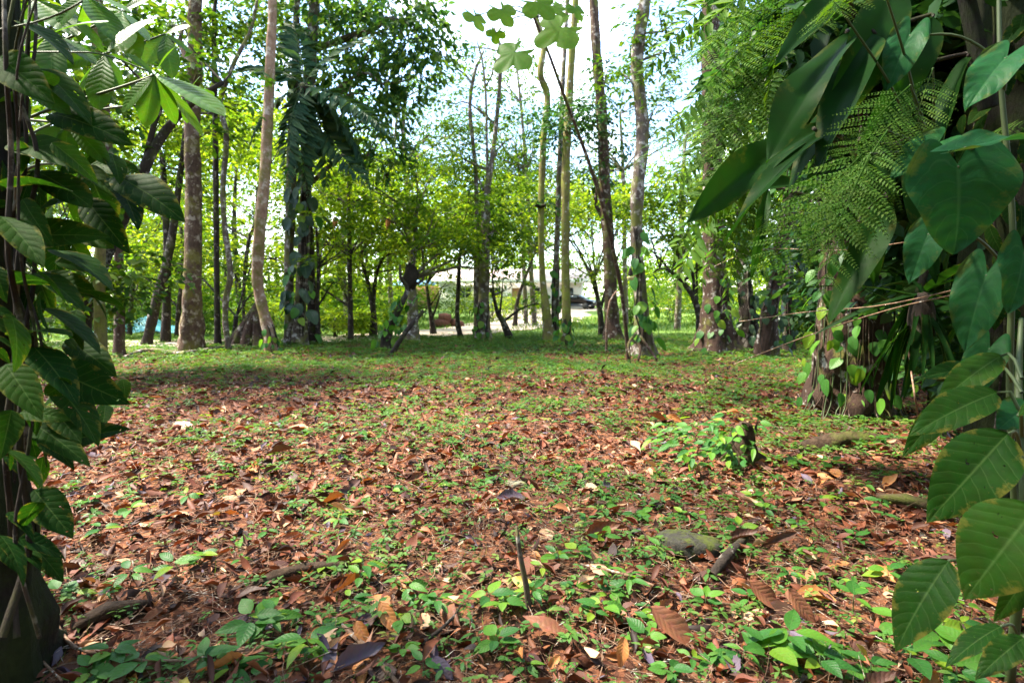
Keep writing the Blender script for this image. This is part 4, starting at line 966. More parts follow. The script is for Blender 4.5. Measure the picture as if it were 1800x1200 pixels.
# ------------------------------------------------------------------ left: palmate shrub
def palmate():
    r = np.random.default_rng(18)
    base = np.array((-2.75, 2.5, 0.))
    e = empty('palmate_shrub', base, 'shrub with bright hand-shaped leaves reaching in at the upper left', 'shrub')
    sb = Bag()
    hubs = [((272, 132), 2.1, .30, 'leaflet', [(395, 180), (368, 232), (316, 216), (250, 220), (205, 190), (300, 75), (225, 90)]),
            ((185, 95), 2.2, .26, 'leaflet', [(255, 20), (140, 30), (100, 110), (165, 185), (120, 165), (215, 160)]),
            ((90, 60), 2.1, .26, 'leaflet', [(180, 20), (170, 100), (90, 140), (10, 120), (20, 20)]),
            ((215, 20), 2.5, .25, 'leaflet', [(265, 60), (200, 75), (260, -10), (150, 10), (235, 95)]),
            ((120, 215), 2.0, .24, 'leaflet', [(205, 225), (190, 280), (110, 300), (40, 270), (60, 200)]),
            ((150, 290), 2.2, .24, 'leaflet_dark', [(250, 330), (195, 385), (120, 390), (80, 330), (230, 285)]),
            ((60, 300), 1.9, .24, 'leaflet_dark', [(140, 330), (90, 390), (20, 380), (-20, 310)]),
            ((40, 150), 1.9, .24, 'leaflet', [(120, 190), (60, 240), (-10, 220), (-10, 120), (110, 130)]),
            ((110, 400), 2.2, .22, 'leaflet_dark', [(190, 420), (160, 475), (90, 480), (50, 430)]),
            ((60, 480), 2.0, .2, 'leaflet_dark', [(150, 500), (100, 545), (30, 550), (10, 480)]),
            ((60, 0), 2.4, .2, 'leaflet', [(130, 40), (60, 70), (0, 40), (120, -20)]), ((150, -10), 2.3, .2, 'leaflet', [(210, 60), (150, 80), (90, 40), (230, 10)]), ((290, 60), 2.9, .2, 'leaflet', [(340, 90), (300, 130), (250, 110), (330, 40)]), ((20, 60), 2.6, .2, 'leaflet', [(80, 100), (30, 130), (-20, 100)]),
            ((325, 175), 3.4, .2, 'leaflet', [(345, 130), (375, 150), (370, 185), (330, 215), (300, 190)])]
    for (hx, hy), d, L, kind, tips in hubs:
        h = P(hx, hy, d)
        root = base + np.array((r.normal(0, .1), r.normal(0, .1), r.uniform(1.1, 1.9)))
        b = Bag(); mid = (h + root) / 2 + np.array((0, 0, .18))
        tube(b, [root - base, mid - base, h - base], (.010, .007, .004), 6, .06)
        p = link('leaf_stalk', b.mesh('leaf_stalk'), e, MT['vstem'])
        for tx, ty in tips:
            t = P(tx, ty, d + r.normal(-.02, .07))
            put(pick(r, kind), 'leaflet', p, h, t, facing(h, .8, .55, r, .22), r.uniform(.95, 1.3), base)
    tube(sb, [(0, 0, -.05), (.05, .03, .7), (.0, .0, 1.3), (.1, .05, 1.95)], (.035, .03, .022, .012), 8, .1)
    link('stem', sb.mesh('stem'), e, MT['b_dark'])
palmate()

# ------------------------------------------------------------------ right: heart-leaved climber
def heart_plant():
    r = np.random.default_rng(28)
    base = np.array((2.35, 2.75, 0.))
    e = empty('heart_leaf_climber', base, 'climber with glossy heart-shaped leaves on the right edge trunk', 'vine')
    sb = Bag()
    tube(sb, [P(1790, 1000, 2.7) - base, P(1775, 700, 2.6) - base, P(1780, 400, 2.55) - base, P(1760, 150, 2.55) - base, P(1755, -40, 2.6) - base], (.014, .014, .012, .010, .008), 8, .06)
    H = [((1683, 288), (1697, 440), 1.85, 1.35, (-.2, -1, .55)), ((1690, 262), (1850, 215), 1.75, .5, (0, -.4, .95)), ((1633, 408), (1600, 490), 2.0, .75, (-.6, -.8, .4)), ((1800, 440), (1790, 545), 1.7, .9, (-.3, -1, .3)), ((1735, 480), (1690, 610), 2.1, .7, (-.7, -.6, .3)), ((1770, 100), (1700, 175), 2.3, .8, (-.3, -.7, .6)), ((1650, 250), (1570, 300), 2.4, .75, (-.4, -.8, .5)), ((1800, 720), (1760, 745), 1.8, 1.1, (0, -.5, .9)),
         ((1600, 60), (1560, 150), 2.6, .7, (-.4, -.8, .4)), ((1740, 610), (1700, 700), 2.2, .7, (-.5, -.8, .4))]
    for (bx, by), (tx, ty), d, w, n in H:
        b, t = P(bx, by, d), P(tx, ty, d - .04)
        o = put(pick(r, 'heart'), 'leaf', e, b, t, np.array(n) + r.normal(0, .08, 3), w * 1.12, base)
        q = P(1775 + r.normal(0, 6), by + 60, 2.55)
        tube(sb, [q - base, (q + b) / 2 - base + np.array((0, 0, .06)), b - base + nrm((t - b)[None])[0] * .01], (.007, .006, .0045), 6, .04)
    link('stem', sb.mesh('stem'), e, MT['vstem'])
heart_plant()

# ------------------------------------------------------------------ right: lower shrub with big oval leaves
def oval_shrub():
    r = np.random.default_rng(38)
    base = np.array((1.75, 1.9, float(gz(1.75, 1.9))))
    e = empty('big_leaf_shrub', base, 'shrub with very large ribbed oval leaves at the lower right', 'shrub')
    sb = Bag()
    tube(sb, [np.array((0, 0, -.05)), P(1800, 900, 1.75) - base, P(1790, 700, 1.85) - base, P(1795, 560, 2.0) - base], (.016, .014, .011, .007), 8, .06)
    Lv = [((1772, 762), (1638, 905), 1.62, .95, (-.35, -.75, .7)), ((1822, 890), (1700, 1040), 1.35, 1.25, (-.35, -.6, .8)), ((1668, 985), (1562, 1130), 1.42, .85, (-.5, -.55, .7)), ((1752, 690), (1610, 740), 1.8, .75, (-.1, -.5, .9)), ((1760, 625), (1650, 690), 1.95, .7, (-.2, -.4, .9)), ((1740, 650), (1630, 640), 2.0, .55, (0, -.4, .9)), ((1810, 1000), (1760, 1090), 1.4, .7, (-.2, -.8, .5)), ((1790, 730), (1830, 690), 1.5, .9, (0, -.6, .8)), ((1760, 1100), (1660, 1150), 1.55, .6, (0, -.2, 1)),
          ((1680, 700), (1590, 790), 2.1, .6, (-.3, -.6, .6)), ((1800, 1120), (1720, 1180), 1.45, .7, (0, -.4, 1))]
    for (bx, by), (tx, ty), d, w, n in Lv:
        b, t = P(bx, by, d), P(tx, ty, d - .05)
        put(pick(r, 'ovate_big'), 'leaf', e, b, t, np.array(n) + r.normal(0, .06, 3), w * 1.1, base)
        q = P(1796, by + 40, 1.8)
        tube(sb, [q - base, (q + b) / 2 - base + np.array((0, 0, .04)), b - base], (.006, .005, .004), 6, .04)
    link('stem', sb.mesh('stem'), e, MT['vstem'])
oval_shrub()

# ------------------------------------------------------------------ right: long broad strap leaves above
def strap_plant():
    r = np.random.default_rng(48)
    base = P(1560, 640, 3.6); base[2] = 0
    e = empty('strap_leaf_plant', base, 'epiphyte with long broad wavy leaves arching over the upper right', 'plant')
    sb = Bag()
    tube(sb, [P(1515, 330, 6.3) - base, P(1530, 330, 4.6) - base, P(1520, 230, 3.3) - base, P(1500, 120, 3.0) - base], (.035, .03, .024, .012), 8, .08)
    S = [((1452, 222), (1208, 332), 2.5, 0.83), ((1445, 235), (1266, 372), 2.4, 0.88), ((1500, 60), (1330, 225), 2.5, 1.04), ((1470, 180), (1390, 300), 2.6, 0.94), ((1500, -20), (1370, 60), 2.6, 0.83), ((1580, -30), (1480, 200), 2.6, 1.32), ((1540, 60), (1420, 260), 2.5, 1.21), ((1440, 330), (1290, 300), 2.7, 0.55), ((1560, 350), (1480, 540), 2.7, 0.99), ((1600, 250), (1640, 480), 2.9, 0.83), ((1530, 210), (1550, 480), 3.0, 0.99), ((1640, 30), (1560, 240), 2.8, 1.10), ((1700, 100), (1620, 260), 2.8, 0.99), ((1350, 330), (1325, 470), 3.0, 0.55)]
    for (bx, by), (tx, ty), d, w in S:
        b, t = P(bx, by, d + .2), P(tx, ty, d - .1)
        put(pick(r, 'strap'), 'leaf', e, b, t, facing(b, .8, .45, r, .3), w * .82, base)
        tube(sb, [P(1510, max(60, min(500, by + 40)), 3.15) - base, b - base + np.array((0, .05, .03)), b - base], (.012, .010, .006), 6, .06)
    link('stem', sb.mesh('stem'), e, MT['b_dark'])
strap_plant()

# ------------------------------------------------------------------ right: rosette with hanging thin straps
def rosette():
    r = np.random.default_rng(58)
    c = P(1622, 535, 3.1)
    base = np.array((c[0], c[1], c[2] - .1))
    e = empty('strap_rosette', base, 'dark rosette of narrow drooping leaves perched beside the ivy-clad trunk', 'plant')
    sb = Bag()
    tube(sb, [np.array((.02, .02, -.12)), np.array((0, 0, .05)), np.array((0, 0, .16))], (.05, .06, .03), 10, .04, .2)
    tube(sb, [P(1600, 590, 3.35) - base, P(1625, 480, 3.4) - base, P(1700, 300, 3.35) - base], (.022, .02, .018), 8, .08, .1)
    link('stem', sb.mesh('stem'), e, MT['b_dark'])
    for i in range(50):
        a = r.uniform(0, 6.283); L_ = r.uniform(.25, .62)
        dr = np.array((math.cos(a) * (.9 if math.cos(a) > 0 else .4), math.sin(a) * .7, r.uniform(-1.9, .5)))
        b = c + np.array((dr[0] * .03, dr[1] * .03, r.uniform(-.08, .08)))
        t = b + nrm(dr[None])[0] * L_
        put(pick(r, 'thinstrap'), 'leaf', e, b, t, np.array((dr[0] * .4, dr[1] * .4 - .3, 1.)), r.uniform(.6, 1.1), base)
rosette()

# ------------------------------------------------------------------ ferns
def frond_t(n1=16, n2=11, width=.42, droop=.25, lw=.32, r=None, single=False):
    """a feathery frond: unit length along +Y, leaflets on both sides; twice divided unless single"""
    r = r or np.random.default_rng(1)
    bag = Bag()
    ts = np.linspace(0, 1, 14)
    tube(bag, np.column_stack((np.zeros(14), ts, -droop * ts ** 2)), np.linspace(.006, .0012, 14), 5, .05)
    for i in range(n1):
        t = .10 + .90 * (i + .5) / n1
        for s in (-1, 1):
            p = np.array((0, t, -droop * t * t))
            pl = width * (math.sin(math.pi * min(1, t * .82 + .16)) ** .8) * r.uniform(.9, 1.05)
            d = nrm(np.array((s * 1., .42 + .25 * t, -.22 - .5 * droop * t))[None])[0]
            if single:
                M = orient(d[None] + r.normal(0, .12, (1, 3)), np.array(((.0, 0, 1.),)) + r.normal(0, .2, (1, 3)))
                bag.scatter(LEAF_THIN, M, p[None] + r.normal(0, .004, (1, 3)), [pl * r.uniform(.75, 1.1)], [r.random()])
                continue
            d = nrm((d + r.normal(0, .07, 3))[None])[0]
            tube(bag, [p, p + d * pl * .5 + np.array((0, 0, .01)), p + d * pl + np.array((0, 0, -.15 * pl))], (.0022, .0016, .0006), 3, .06)
            u = (np.arange(n2) + .6) / n2
            q = p + d * (pl * u[:, None]) + np.array((0, 0, -1.)) * (.15 * pl * u[:, None] ** 2)
            sd = np.cross(d, (0, 0, 1.)); sd /= np.linalg.norm(sd)
            ln = pl * lw * np.sin(np.pi * (u * .78 + .2)) ** .7
            for g in (-1, 1):
                dd = sd * g + d * .45 + r.normal(0, .05, (n2, 3))
                M = orient(dd, np.array((0, 0, 1.)) + r.normal(0, .12, (n2, 3)))
                bag.scatter((LEAF_LO[0] * np.array((1.25, 1, 1)), LEAF_LO[1], LEAF_LO[2]), M, q, ln, r.random(n2))
    return bag
FR = []
for s in range(3):
    me = frond_t(12, 13, .36, (.25, .35, .15)[s], lw=.115, r=np.random.default_rng(s)).mesh('frond', False); me.materials.append(MT['fern']); FR.append(me)
PIN = []
for s in range(2):
    me = frond_t(19, 1, .21, (.3, .45)[s], r=np.random.default_rng(s), single=True).mesh('pinnate_frond', False); me.materials.append(MT['fern']); PIN.append(me)
PALMF = []
for s in range(2):
    me = frond_t(46, 1, .22, (.35, .55)[s], r=np.random.default_rng(s), single=True).mesh('palm_frond', False); me.materials.append(MT['palm']); PALMF.append(me)

def fern(name, label, base, stems, meshes, root, cat='fern', stemr=.006, wide=(.8, 1.2), mat='vstem', cam_w=.5):
    r = np.random.default_rng(int(abs(base[0] * 1000)) + len(stems))
    base = np.asarray(base, float)
    e = empty(name, base, label, cat)
    sb = Bag()
    for (bx, by), (tx, ty), d in stems:
        b, t = P(bx, by, d + .1), P(tx, ty, d - .1)
        o = put(meshes[int(r.integers(len(meshes)))], 'frond', e, b, t, facing(b, .75, cam_w, r, .25), r.uniform(*wide), base)
        o['kind'] = 'stuff'
        tube(sb, [np.asarray(root) - base, (b + root) / 2 - base + np.array((0, 0, .08)), b - base], (stemr * 1.4, stemr, stemr * .7), 6, .08)
    link('stem', sb.mesh('stem'), e, MT[mat])
    return e
fern('broad_fern', 'feathery fern with broad fronds hanging in front of the strap leaves', P(1540, 700, 3.6) * np.array((1, 1, 0)), [((1540, 250), (1335, 425), 2.2), ((1560, 230), (1400, 440), 2.15), ((1530, 270), (1450, 430), 2.1), ((1600, 150), (1500, 235), 2.3), ((1610, 190), (1490, 260), 2.4), ((1560, 270), (1330, 330), 2.4), ((1480, 20), (1440, -30), 2.2), ((1540, -60), (1420, 30), 2.2), ((1640, 120), (1590, 250), 2.5), ((1700, 260), (1790, 200), 2.6), ((1580, 300), (1420, 390), 2.6)], FR, P(1640, 330, 3.0))
fern('feathery_tree_branch_fern', 'pale feathery foliage hanging before the flecked trunk, upper right', P(1400, 640, 4.8) * np.array((1, 1, 0)), [((1330, 20), (1140, 110), 3.6), ((1340, 60), (1150, 190), 3.5), ((1330, 90), (1170, 260), 3.6), ((1350, 120), (1200, 300), 3.5), ((1360, 0), (1210, 60), 3.7), ((1360, 140), (1240, 290), 3.8), ((1370, 70), (1250, 220), 3.6), ((1320, 180), (1160, 290), 3.9), ((1350, -30), (1180, 40), 3.8), ((1400, 40), (1300, 170), 3.5), ((1400, 120), (1320, 260), 3.7), ((1420, -20), (1290, 70), 3.4), ((1300, 240), (1130, 320), 4.0), ((1380, 200), (1260, 330), 4.0), ((1330, -60), (1120, 60), 3.9), ((1340, 240), (1150, 400), 4.0), ((1360, 300), (1190, 440), 4.1), ((1320, 280), (1140, 470), 4.3), ((1380, 330), (1280, 480), 4.0), ((1370, 260), (1250, 400), 3.9), ((1330, 150), (1110, 230), 4.1), ((1390, 20), (1210, 130), 3.5), ((1340, 330), (1220, 500), 4.2)], PIN + FR[:1], P(1430, 60, 4.0), cat='foliage', wide=(.8, 1.2))

# palm behind the twin trunk
def palm():
    c = P(535, 150, 13.3); base = np.array((c[0], c[1], 0.))
    e = empty('palm_tree', base, 'dark palm with long drooping fronds behind the twin-trunk tree', 'palm')
    b = Bag(); tube(b, [(-.8, 2.4, -.1), (-.75, 2.2, 2.2), (-.45, 1.2, c[2] - .7), (0, 0, c[2])], (.15, .11, .1, .1), 12, .2, .1, .3)
    link('trunk', b.mesh('trunk'), e, MT['b_dark'])
    r = np.random.default_rng(4)
    tips = [(705, 265), (625, 300), (455, 270), (400, 190), (590, 330), (690, 170), (420, 60), (600, 10), (500, 320), (520, -20), (660, 250)]
    for tx, ty in tips:
        t = P(tx, ty, 13.2 + r.uniform(-1.2, 1.2))
        o = put(PALMF[int(r.integers(2))], 'frond', e, c, t, np.array((r.normal(0, .2), -.35, 1.)), r.uniform(.9, 1.3), base); o['kind'] = 'stuff'
palm()

# big lobed leaves on top of the leaning pole
def lobed():
    r = np.random.default_rng(68)
    t = []
    V, F = [(0, 0, 0)], []
    n = 63
    for i in range(n + 1):
        a = -2.6 + 5.2 * i / n
        rad = .88 * (.5 + .5 * abs(math.cos(a * 2.1)) ** .7) * (1 - .12 * abs(a) / 2.6)
        V.append((rad * math.sin(a), rad * math.cos(a), -.16 * rad + .02 * math.sin(9 * a)))
    V = np.array(V); V[:, 1] += 0
    F = np.array([(0, i + 1, i + 2) for i in range(n)])
    me = make_mesh('lobed_leaf', V, [F[:, ::-1]], None, np.column_stack((V[:, 0] + .5, V[:, 1] * .8 + .4))); me.materials.append(MT['lobed'])
    root = P(938, 30, 9)
    e, pts, rad = trunks['pole']
    base = np.array(e.location)
    sb = Bag()
    for (px, py, s, dd) in ((835, 28, .5, 0), (882, 18, .55, .3), (905, 92, .55, -.2), (985, 48, .52, .1), (1012, 14, .45, .4), (945, 4, .5, 0), (872, 58, .4, .5), (975, 12, .42, .5), (1000, 62, .36, .6)):
        s *= .72
        c = P(px, py, 7.6 + dd)
        n_ = np.array((r.normal(0, .25), -.75 + r.normal(0, .15), .55))
        o = put(me, 'leaf', e, c, c + np.array((r.normal(0, .5), -.1, -.6)) * s, n_, 1., base)
        top = np.array(pts[-1])
        tube(sb, [top - base, (top + c) / 2 - base + np.array((0, 0, .1)), c - base], (.012, .009, .006), 5, .1)
    link('leaf_stalk', sb.mesh('leaf_stalk'), e, MT['vstem'])
lobed()

# ------------------------------------------------------------------ leaves climbing the trunks
def climber(label, key, n, y0, y1, size, kind, seed, spread=1.3, cat='vine', bias=0.):
    r = np.random.default_rng(seed)
    e0, pts, rad = trunks[key]
    pts, rad = np.array(pts), np.array(rad)
    z0, z1 = P(900, y0, pts[0][1])[2], P(900, y1, pts[0][1])[2]
    base = np.array((pts[0][0], pts[0][1], float(gz(pts[0][0], pts[0][1]))))
    e = empty('climbing_plant', base, label, cat, 'leafy climbers on the trunks')
    sb = Bag()
    for q in range(3):
        ph = r.uniform(-.9, .9) + bias; pp = []
        for z in np.linspace(max(z0, base[2]), z1, 9):
            x = np.interp(z, pts[:, 2], pts[:, 0]); y = np.interp(z, pts[:, 2], pts[:, 1]); R = np.interp(z, pts[:, 2], rad) * 1.12
            ph += r.normal(0, .2)
            pp.append(np.array((x + R * math.sin(ph), y - R * math.cos(ph), z)) - base)
        tube(sb, pp, .012 * pts[0][1] / 12 + .003, 5, .1)
    link('stem', sb.mesh('stem'), e, MT['b_dark'])
    for i in range(n):
        z = r.uniform(z0, z1)
        x = np.interp(z, pts[:, 2], pts[:, 0]); y = np.interp(z, pts[:, 2], pts[:, 1]); R = np.interp(z, pts[:, 2], rad)
        ph = r.normal(bias, .85)
        o_ = np.array((math.sin(ph), -math.cos(ph), 0))
        b = np.array((x, y, z)) + o_ * (R * spread * r.uniform(.95, 1.5))
        L_ = size * r.uniform(.6, 1.25)
        t = b + nrm((o_ * .45 + np.array((r.normal(0, .35), 0, -.9)))[None])[0] * L_
        put(pick(r, kind), 'leaf', e, b, t, o_ + np.array((0, 0, .5)) + r.normal(0, .5, 3), r.uniform(.85, 1.2), base)
climber('blue-green climber with big drooping leaves on the twin-trunk tree', 'twin', 70, 560, 130, .36, 'climb_blue', 1, 2.1)
climber('green-leaved climber mixed among the blue-green one on the twin trunks', 'twin', 30, 590, 250, .3, 'climb', 31, 2.2)
climber('bright climber with broad leaves on the dark sinuous trunk', 'sinuous', 34, 600, 400, .30, 'climb', 2, 1.4)
climber('yellowing climber covering the left side of the thick right trunk', 'ivytrunk', 85, 700, 380, .17, 'climb', 3, 1.12, bias=-.75)
climber('small-leaved climber at the foot of the flecked trunk', 'bigright', 22, 610, 480, .22, 'climb', 4, 1.15)
climber('leafy creeper around the foot of the straight mossy trunk', 'mossmid', 26, 606, 560, .2, 'climb', 5, 1.4)
climber('creeper climbing the thin lichen-grey trunk', 'greythin', 30, 590, 470, .2, 'climb', 6, 1.6)
climber('dark creeper on the lower part of the slim right trunk', 'right4', 40, 600, 400, .24, 'climb_blue', 7, 2.2)
climber('creeper leaves dotted up the mossy dark trunk', 'right2', 40, 600, 420, .22, 'climb_blue', 8, 1.6)
climber('creeper on the foot of the pale s-bend tree', 'pink', 16, 620, 570, .16, 'climb', 9, 1.2, bias=.8)
climber('creeper at the foot of the central grey tree', 'centre', 24, 595, 530, .2, 'climb', 10, 1.2)
climber('creeper leaves on the white-flecked leaning trunk', 'right3', 30, 610, 430, .2, 'climb_blue', 12, 1.6)
climber('dark broad-leaved climber clothing the right edge trunk', 'edgetrunk', 95, 1000, -20, .16, 'ovate', 13, 1.02, bias=-.7)
# ------------------------------------------------------------------ small things on the ground
def roots_and_sticks():
    def limb(name, label, cat, pts, rad, mat, sides=8, rough=.15, group=None, step=.05):
        pts = np.asarray(pts, float); base = pts[0].copy()
        b = Bag(); tube(b, pts - base, rad, sides, step, rough, seed=len(pts) + int(abs(base[0]) * 100))
        o = link(name, b.mesh(name), None, MT[mat]); o.location = base
        return tag(o, label, cat, group)
    up = lambda p, h: p + np.array((0, 0, h))
    # upright stick
    g = G(930, 1085); d = g[1]
    limb('upright_stick', 'greenish broken stick standing upright in the litter', 'stick', [up(g, -.03), P(925, 1030, d), P(914, 975, d), P(908, 925, d)], (.013, .011, .010, .007), 'b_grey')
    limb('wood_chunk', 'dark rounded piece of wood beside the mossy stone', 'wood', [up(G(1252, 1008), .02), up(G(1275, 990), .05), up(G(1310, 952), .03)], (.022, .026, .018), 'b_dark', 10)
    limb('fallen_branch', 'long pale branch lying on the litter in front of the mossy stone', 'branch', [up(G(1020, 1010), .02), up(G(1100, 1030), .04), up(G(1180, 1045), .03), up(G(1290, 1052), .02)], (.008, .008, .007, .004), 'twig')
    limb('fallen_branch', 'slanting brown stick by the standing orange leaves', 'branch', [up(G(585, 1110), .03), up(G(640, 1160), .03), up(G(700, 1215), .02)], (.007, .009, .008), 'twig')
    limb('fallen_branch', 'dark crooked twig in the litter below the upright stick', 'branch', [up(G(740, 1150), .02), up(G(790, 1120), .04), up(G(810, 1100), .06)], (.008, .007, .004), 'b_dark')
    limb('fallen_branch', 'thin straight stick pointing up left of the purple leaf', 'branch', [up(G(580, 1000), .01), up(G(610, 965), .03), up(G(640, 925), .05)], (.006, .006, .004), 'twig')
    limb('rotting_log', 'short rotting log with moss near the left edge trunk', 'log', [up(G(130, 1115), .03), up(G(190, 1098), .05), up(G(265, 1082), .03)], (.024, .032, .02), 'b_rotten', 12, .55, 'rotting logs in the litter')
    limb('rotting_log', 'long mossy log half sunk in the litter, lower left', 'log', [up(G(420, 1062), .0), up(G(500, 1035), .03), up(G(600, 1012), .02), up(G(660, 1000), -.01)], (.022, .03, .026, .014), 'b_rotten', 12, .55, 'rotting logs in the litter')
    limb('rotting_log', 'dark log behind the fern-covered stump', 'log', [up(G(1400, 795), .02), up(G(1480, 790), .05), up(G(1560, 785), .02)], (.05, .06, .05), 'b_rotten', 12, .55, 'rotting logs in the litter')
    limb('rotting_log', 'mossy log lying beside the big-leaf shrub', 'log', [up(G(1540, 880), .02), up(G(1600, 890), .04), up(G(1680, 905), .02)], (.035, .04, .03), 'b_rotten', 12, .55, 'rotting logs in the litter')
    limb('surface_root', 'long surface root snaking in front of the mottled tree', 'root', [up(G(215, 628), .03), up(G(260, 618), .06), up(G(310, 621), .05), up(G(340, 622), .06), up(G(420, 612), .04), up(G(465, 611), .02)], (.04, .05, .05, .06, .05, .03), 'b_grey', 8, .2, None, .2)
    limb('leaning_stick', 'dead leaning stick beside the creeper-clad leaning stem', 'stick', [up(G(686, 622), -.02), P(712, 585, 12.7), P(744, 546, 12.9)], (.06, .055, .045), 'b_dark', 8)
    # roots of the left trunk
    for k, (q, lab) in enumerate((([(60, 1060), (110, 1130), (170, 1165), (300, 1190), (430, 1180)], 'thin pale root trailing right from the left edge trunk'), ([(30, 1060), (60, 1150), (110, 1210)], 'thin pale root dropping steeply down the left edge trunk'))):
        pts = [up(G(x, y), .05 if i else .2) for i, (x, y) in enumerate(q)]
        limb('trailing_root', lab, 'root', pts, np.linspace(.008, .004, len(pts)), 'twig', 6)
    # tangled roots at the sinuous tree
    r = np.random.default_rng(6)
    for k, (q, lab) in enumerate((([(1118, 585), (1105, 605), (1108, 628)], 'short tangled root left of the sinuous trunk'), ([(1125, 590), (1140, 612), (1155, 632)], 'tangled root right of the sinuous trunk'), ([(1112, 598), (1125, 610), (1122, 634)], 'tangled root crossing before the sinuous trunk'))):
        limb('tangled_root', lab, 'root', [P(x, y, 11.3 - .15 * i) for i, (x, y) in enumerate(q)], (.03, .03, .02), 'b_brown', 6, .1, 'tangled roots')
    # root cone
    g = P(447, 606, 14.5)
    b = Bag()
    for i in range(11):
        a = i / 11 * 6.283
        tube(b, [(.62 * math.cos(a), .4 * math.sin(a), -.05), (.35 * math.cos(a), .25 * math.sin(a), .4), (.12 * math.cos(a) + .08, .1 * math.sin(a), .85), (.12, 0, 1.15)], (.12, .11, .09, .05), 8, .15, .25, seed=i)
    o = link('root_cone', b.mesh('root_cone'), None, MT['b_brown']); o.location = (g[0], 14.5, 0)
    tag(o, 'cone of matted roots behind the pale s-bend tree', 'roots')
    # stones
    def stone(label, g, sx, sy, sz, mat, flat=False, seed=0):
        r = np.random.default_rng(seed)
        nu, nv = 18, 11
        V = []
        for i in range(nv + 1):
            ph = math.pi * i / nv
            for j in range(nu):
                th = 2 * math.pi * j / nu
                v = np.array((math.sin(ph) * math.cos(th), math.sin(ph) * math.sin(th), math.cos(ph)))
                v = np.sign(v) * np.abs(v) ** (.6 if flat else .78)
                v *= 1 + .07 * math.sin(3 * th + 2 * ph + seed) + .05 * math.sin(5 * th - 3 * ph) + r.normal(0, .012)
                V.append(v * (sx, sy, sz))
        i = np.arange(nv)[:, None] * nu; j = np.arange(nu)[None]
        Q = np.stack((i + j, i + nu + j, i + nu + (j + 1) % nu, i + (j + 1) % nu), -1).reshape(-1, 4)
        o = link('stone', make_mesh('stone', np.array(V), [Q]), None, MT[mat]); o.location = g + np.array((0, 0, sz * .15)); o.rotation_euler = (-.12, .1, .4)
        tag(o, label, 'stone')
    stone('dark flat-topped stone patched with yellow-green moss', G(1208, 958), .145, .15, .055, 'stone', True, 2)
    stone('small flat square greenish stone in the middle of the litter', G(910, 842), .085, .07, .03, 'paver', True, 5)
    # nest on the understorey trunk, collar, hanging things
    def lump(name, label, cat, c, s, mat, seed=0):
        r = np.random.default_rng(seed); nu, nv = 16, 12; V = []
        for i in range(nv + 1):
            for j in range(nu):
                ph, th = math.pi * i / nv, 2 * math.pi * j / nu
                k = 1 + .16 * math.sin(3 * th + 4 * ph + seed) + r.normal(0, .05)
                V.append((s[0] * k * math.sin(ph) * math.cos(th), s[1] * k * math.sin(ph) * math.sin(th), s[2] * k * math.cos(ph)))
        i = np.arange(nv)[:, None] * nu; j = np.arange(nu)[None]
        Q = np.stack((i + j, i + nu + j, i + nu + (j + 1) % nu, i + (j + 1) % nu), -1).reshape(-1, 4)
        o = link(name, make_mesh(name, np.array(V), [Q]), None, MT[mat]); o.location = c
        tag(o, label, cat)
    lump('termite_nest', 'black termite nest bulging from the thick understorey trunk', 'nest', P(722, 487, 15.85), (.2, .2, .34), 'nest', 3)
    lump('termite_nest', 'small dark brown nest hanging high among the understorey leaves', 'nest', P(680, 312, 16.5), (.09, .09, .15), 'nest', 4)
    lump('bark_collar', 'dark collar of fungus around the mossy bent trunk', 'fungus', P(951, 362, 16.1), (.16, .16, .05), 'nest', 5)
    for (x, y), lab in (((591, 380), 'orange dead leaf hanging in the foliage right of the twin trunks'), ((684, 382), 'orange dead leaf hanging above the nest-bearing trunk')):
        V, F, uv = leaf_t(8, 4, .5, .9, .25, .2, .3, curl=.5)
        p = P(x, y, 15.8)
        o = link('hanging_leaf', make_mesh('hanging_leaf', V * .36, F, None, uv), None, MT['orange']); o.location = p; o.rotation_euler = (-1.6, .2, .3)
        tag(o, lab, 'dead leaf')
    f = empty('hanging_feeder', P(1108, 487, 11.6), 'small hanging feeder with a yellowish dish on the sinuous trunk', 'feeder')
    b = Bag(); tube(b, [(0, 0, .03), (0, 0, .1), (0, 0, .2)], (.05, .045, .01), 10, .03); link('roof', b.mesh('roof'), f, MT['nest'])
    b = Bag(); tube(b, [(0, 0, -.06), (0, 0, -.02), (0, 0, .0)], (.05, .07, .072), 10, .02); link('dish', b.mesh('dish'), f, MT['feed'])
    b = Bag(); tube(b, [(0, 0, -.02), (0, 0, .2), (.06, .1, .4)], .004, 5, .05); link('wire', b.mesh('wire'), f, MT['b_dark'])
    # aerial roots strung across the right side
    for (pts, lab) in (([(1290, 640, 4.5), (1420, 590, 3.6), (1560, 545, 3.0), (1690, 515, 2.6)], 'lowest pale aerial root slanting up to the right'), ([(1300, 565, 4.5), (1420, 548, 3.6), (1560, 535, 3.0), (1800, 480, 2.4)], 'middle pale aerial root stretched across the right trunks'), ([(1240, 475, 5), (1330, 440, 4.2), (1480, 440, 3.2), (1610, 423, 2.8)], 'upper pale aerial root stretched past the fern tips')):
        limb('aerial_root', lab, 'root', [P(*p) for p in pts], .0035, 'twig', 5, 0, 'aerial roots', .15)
    for (pts, lab) in (([(0, 52, 1.8), (60, 40, 1.75), (110, 22, 1.7), (145, 2, 1.7)], 'thin dark tendril curving at the top left corner'), ([(0, 92, 2.0), (120, 92, 2.0), (185, 97, 2.05), (270, 130, 2.1)], 'thin green stalk running to the hand-shaped leaf')):
        limb('tendril', lab, 'vine', [P(*p) for p in pts], .003, 'vstem', 5, 0, None, .05)
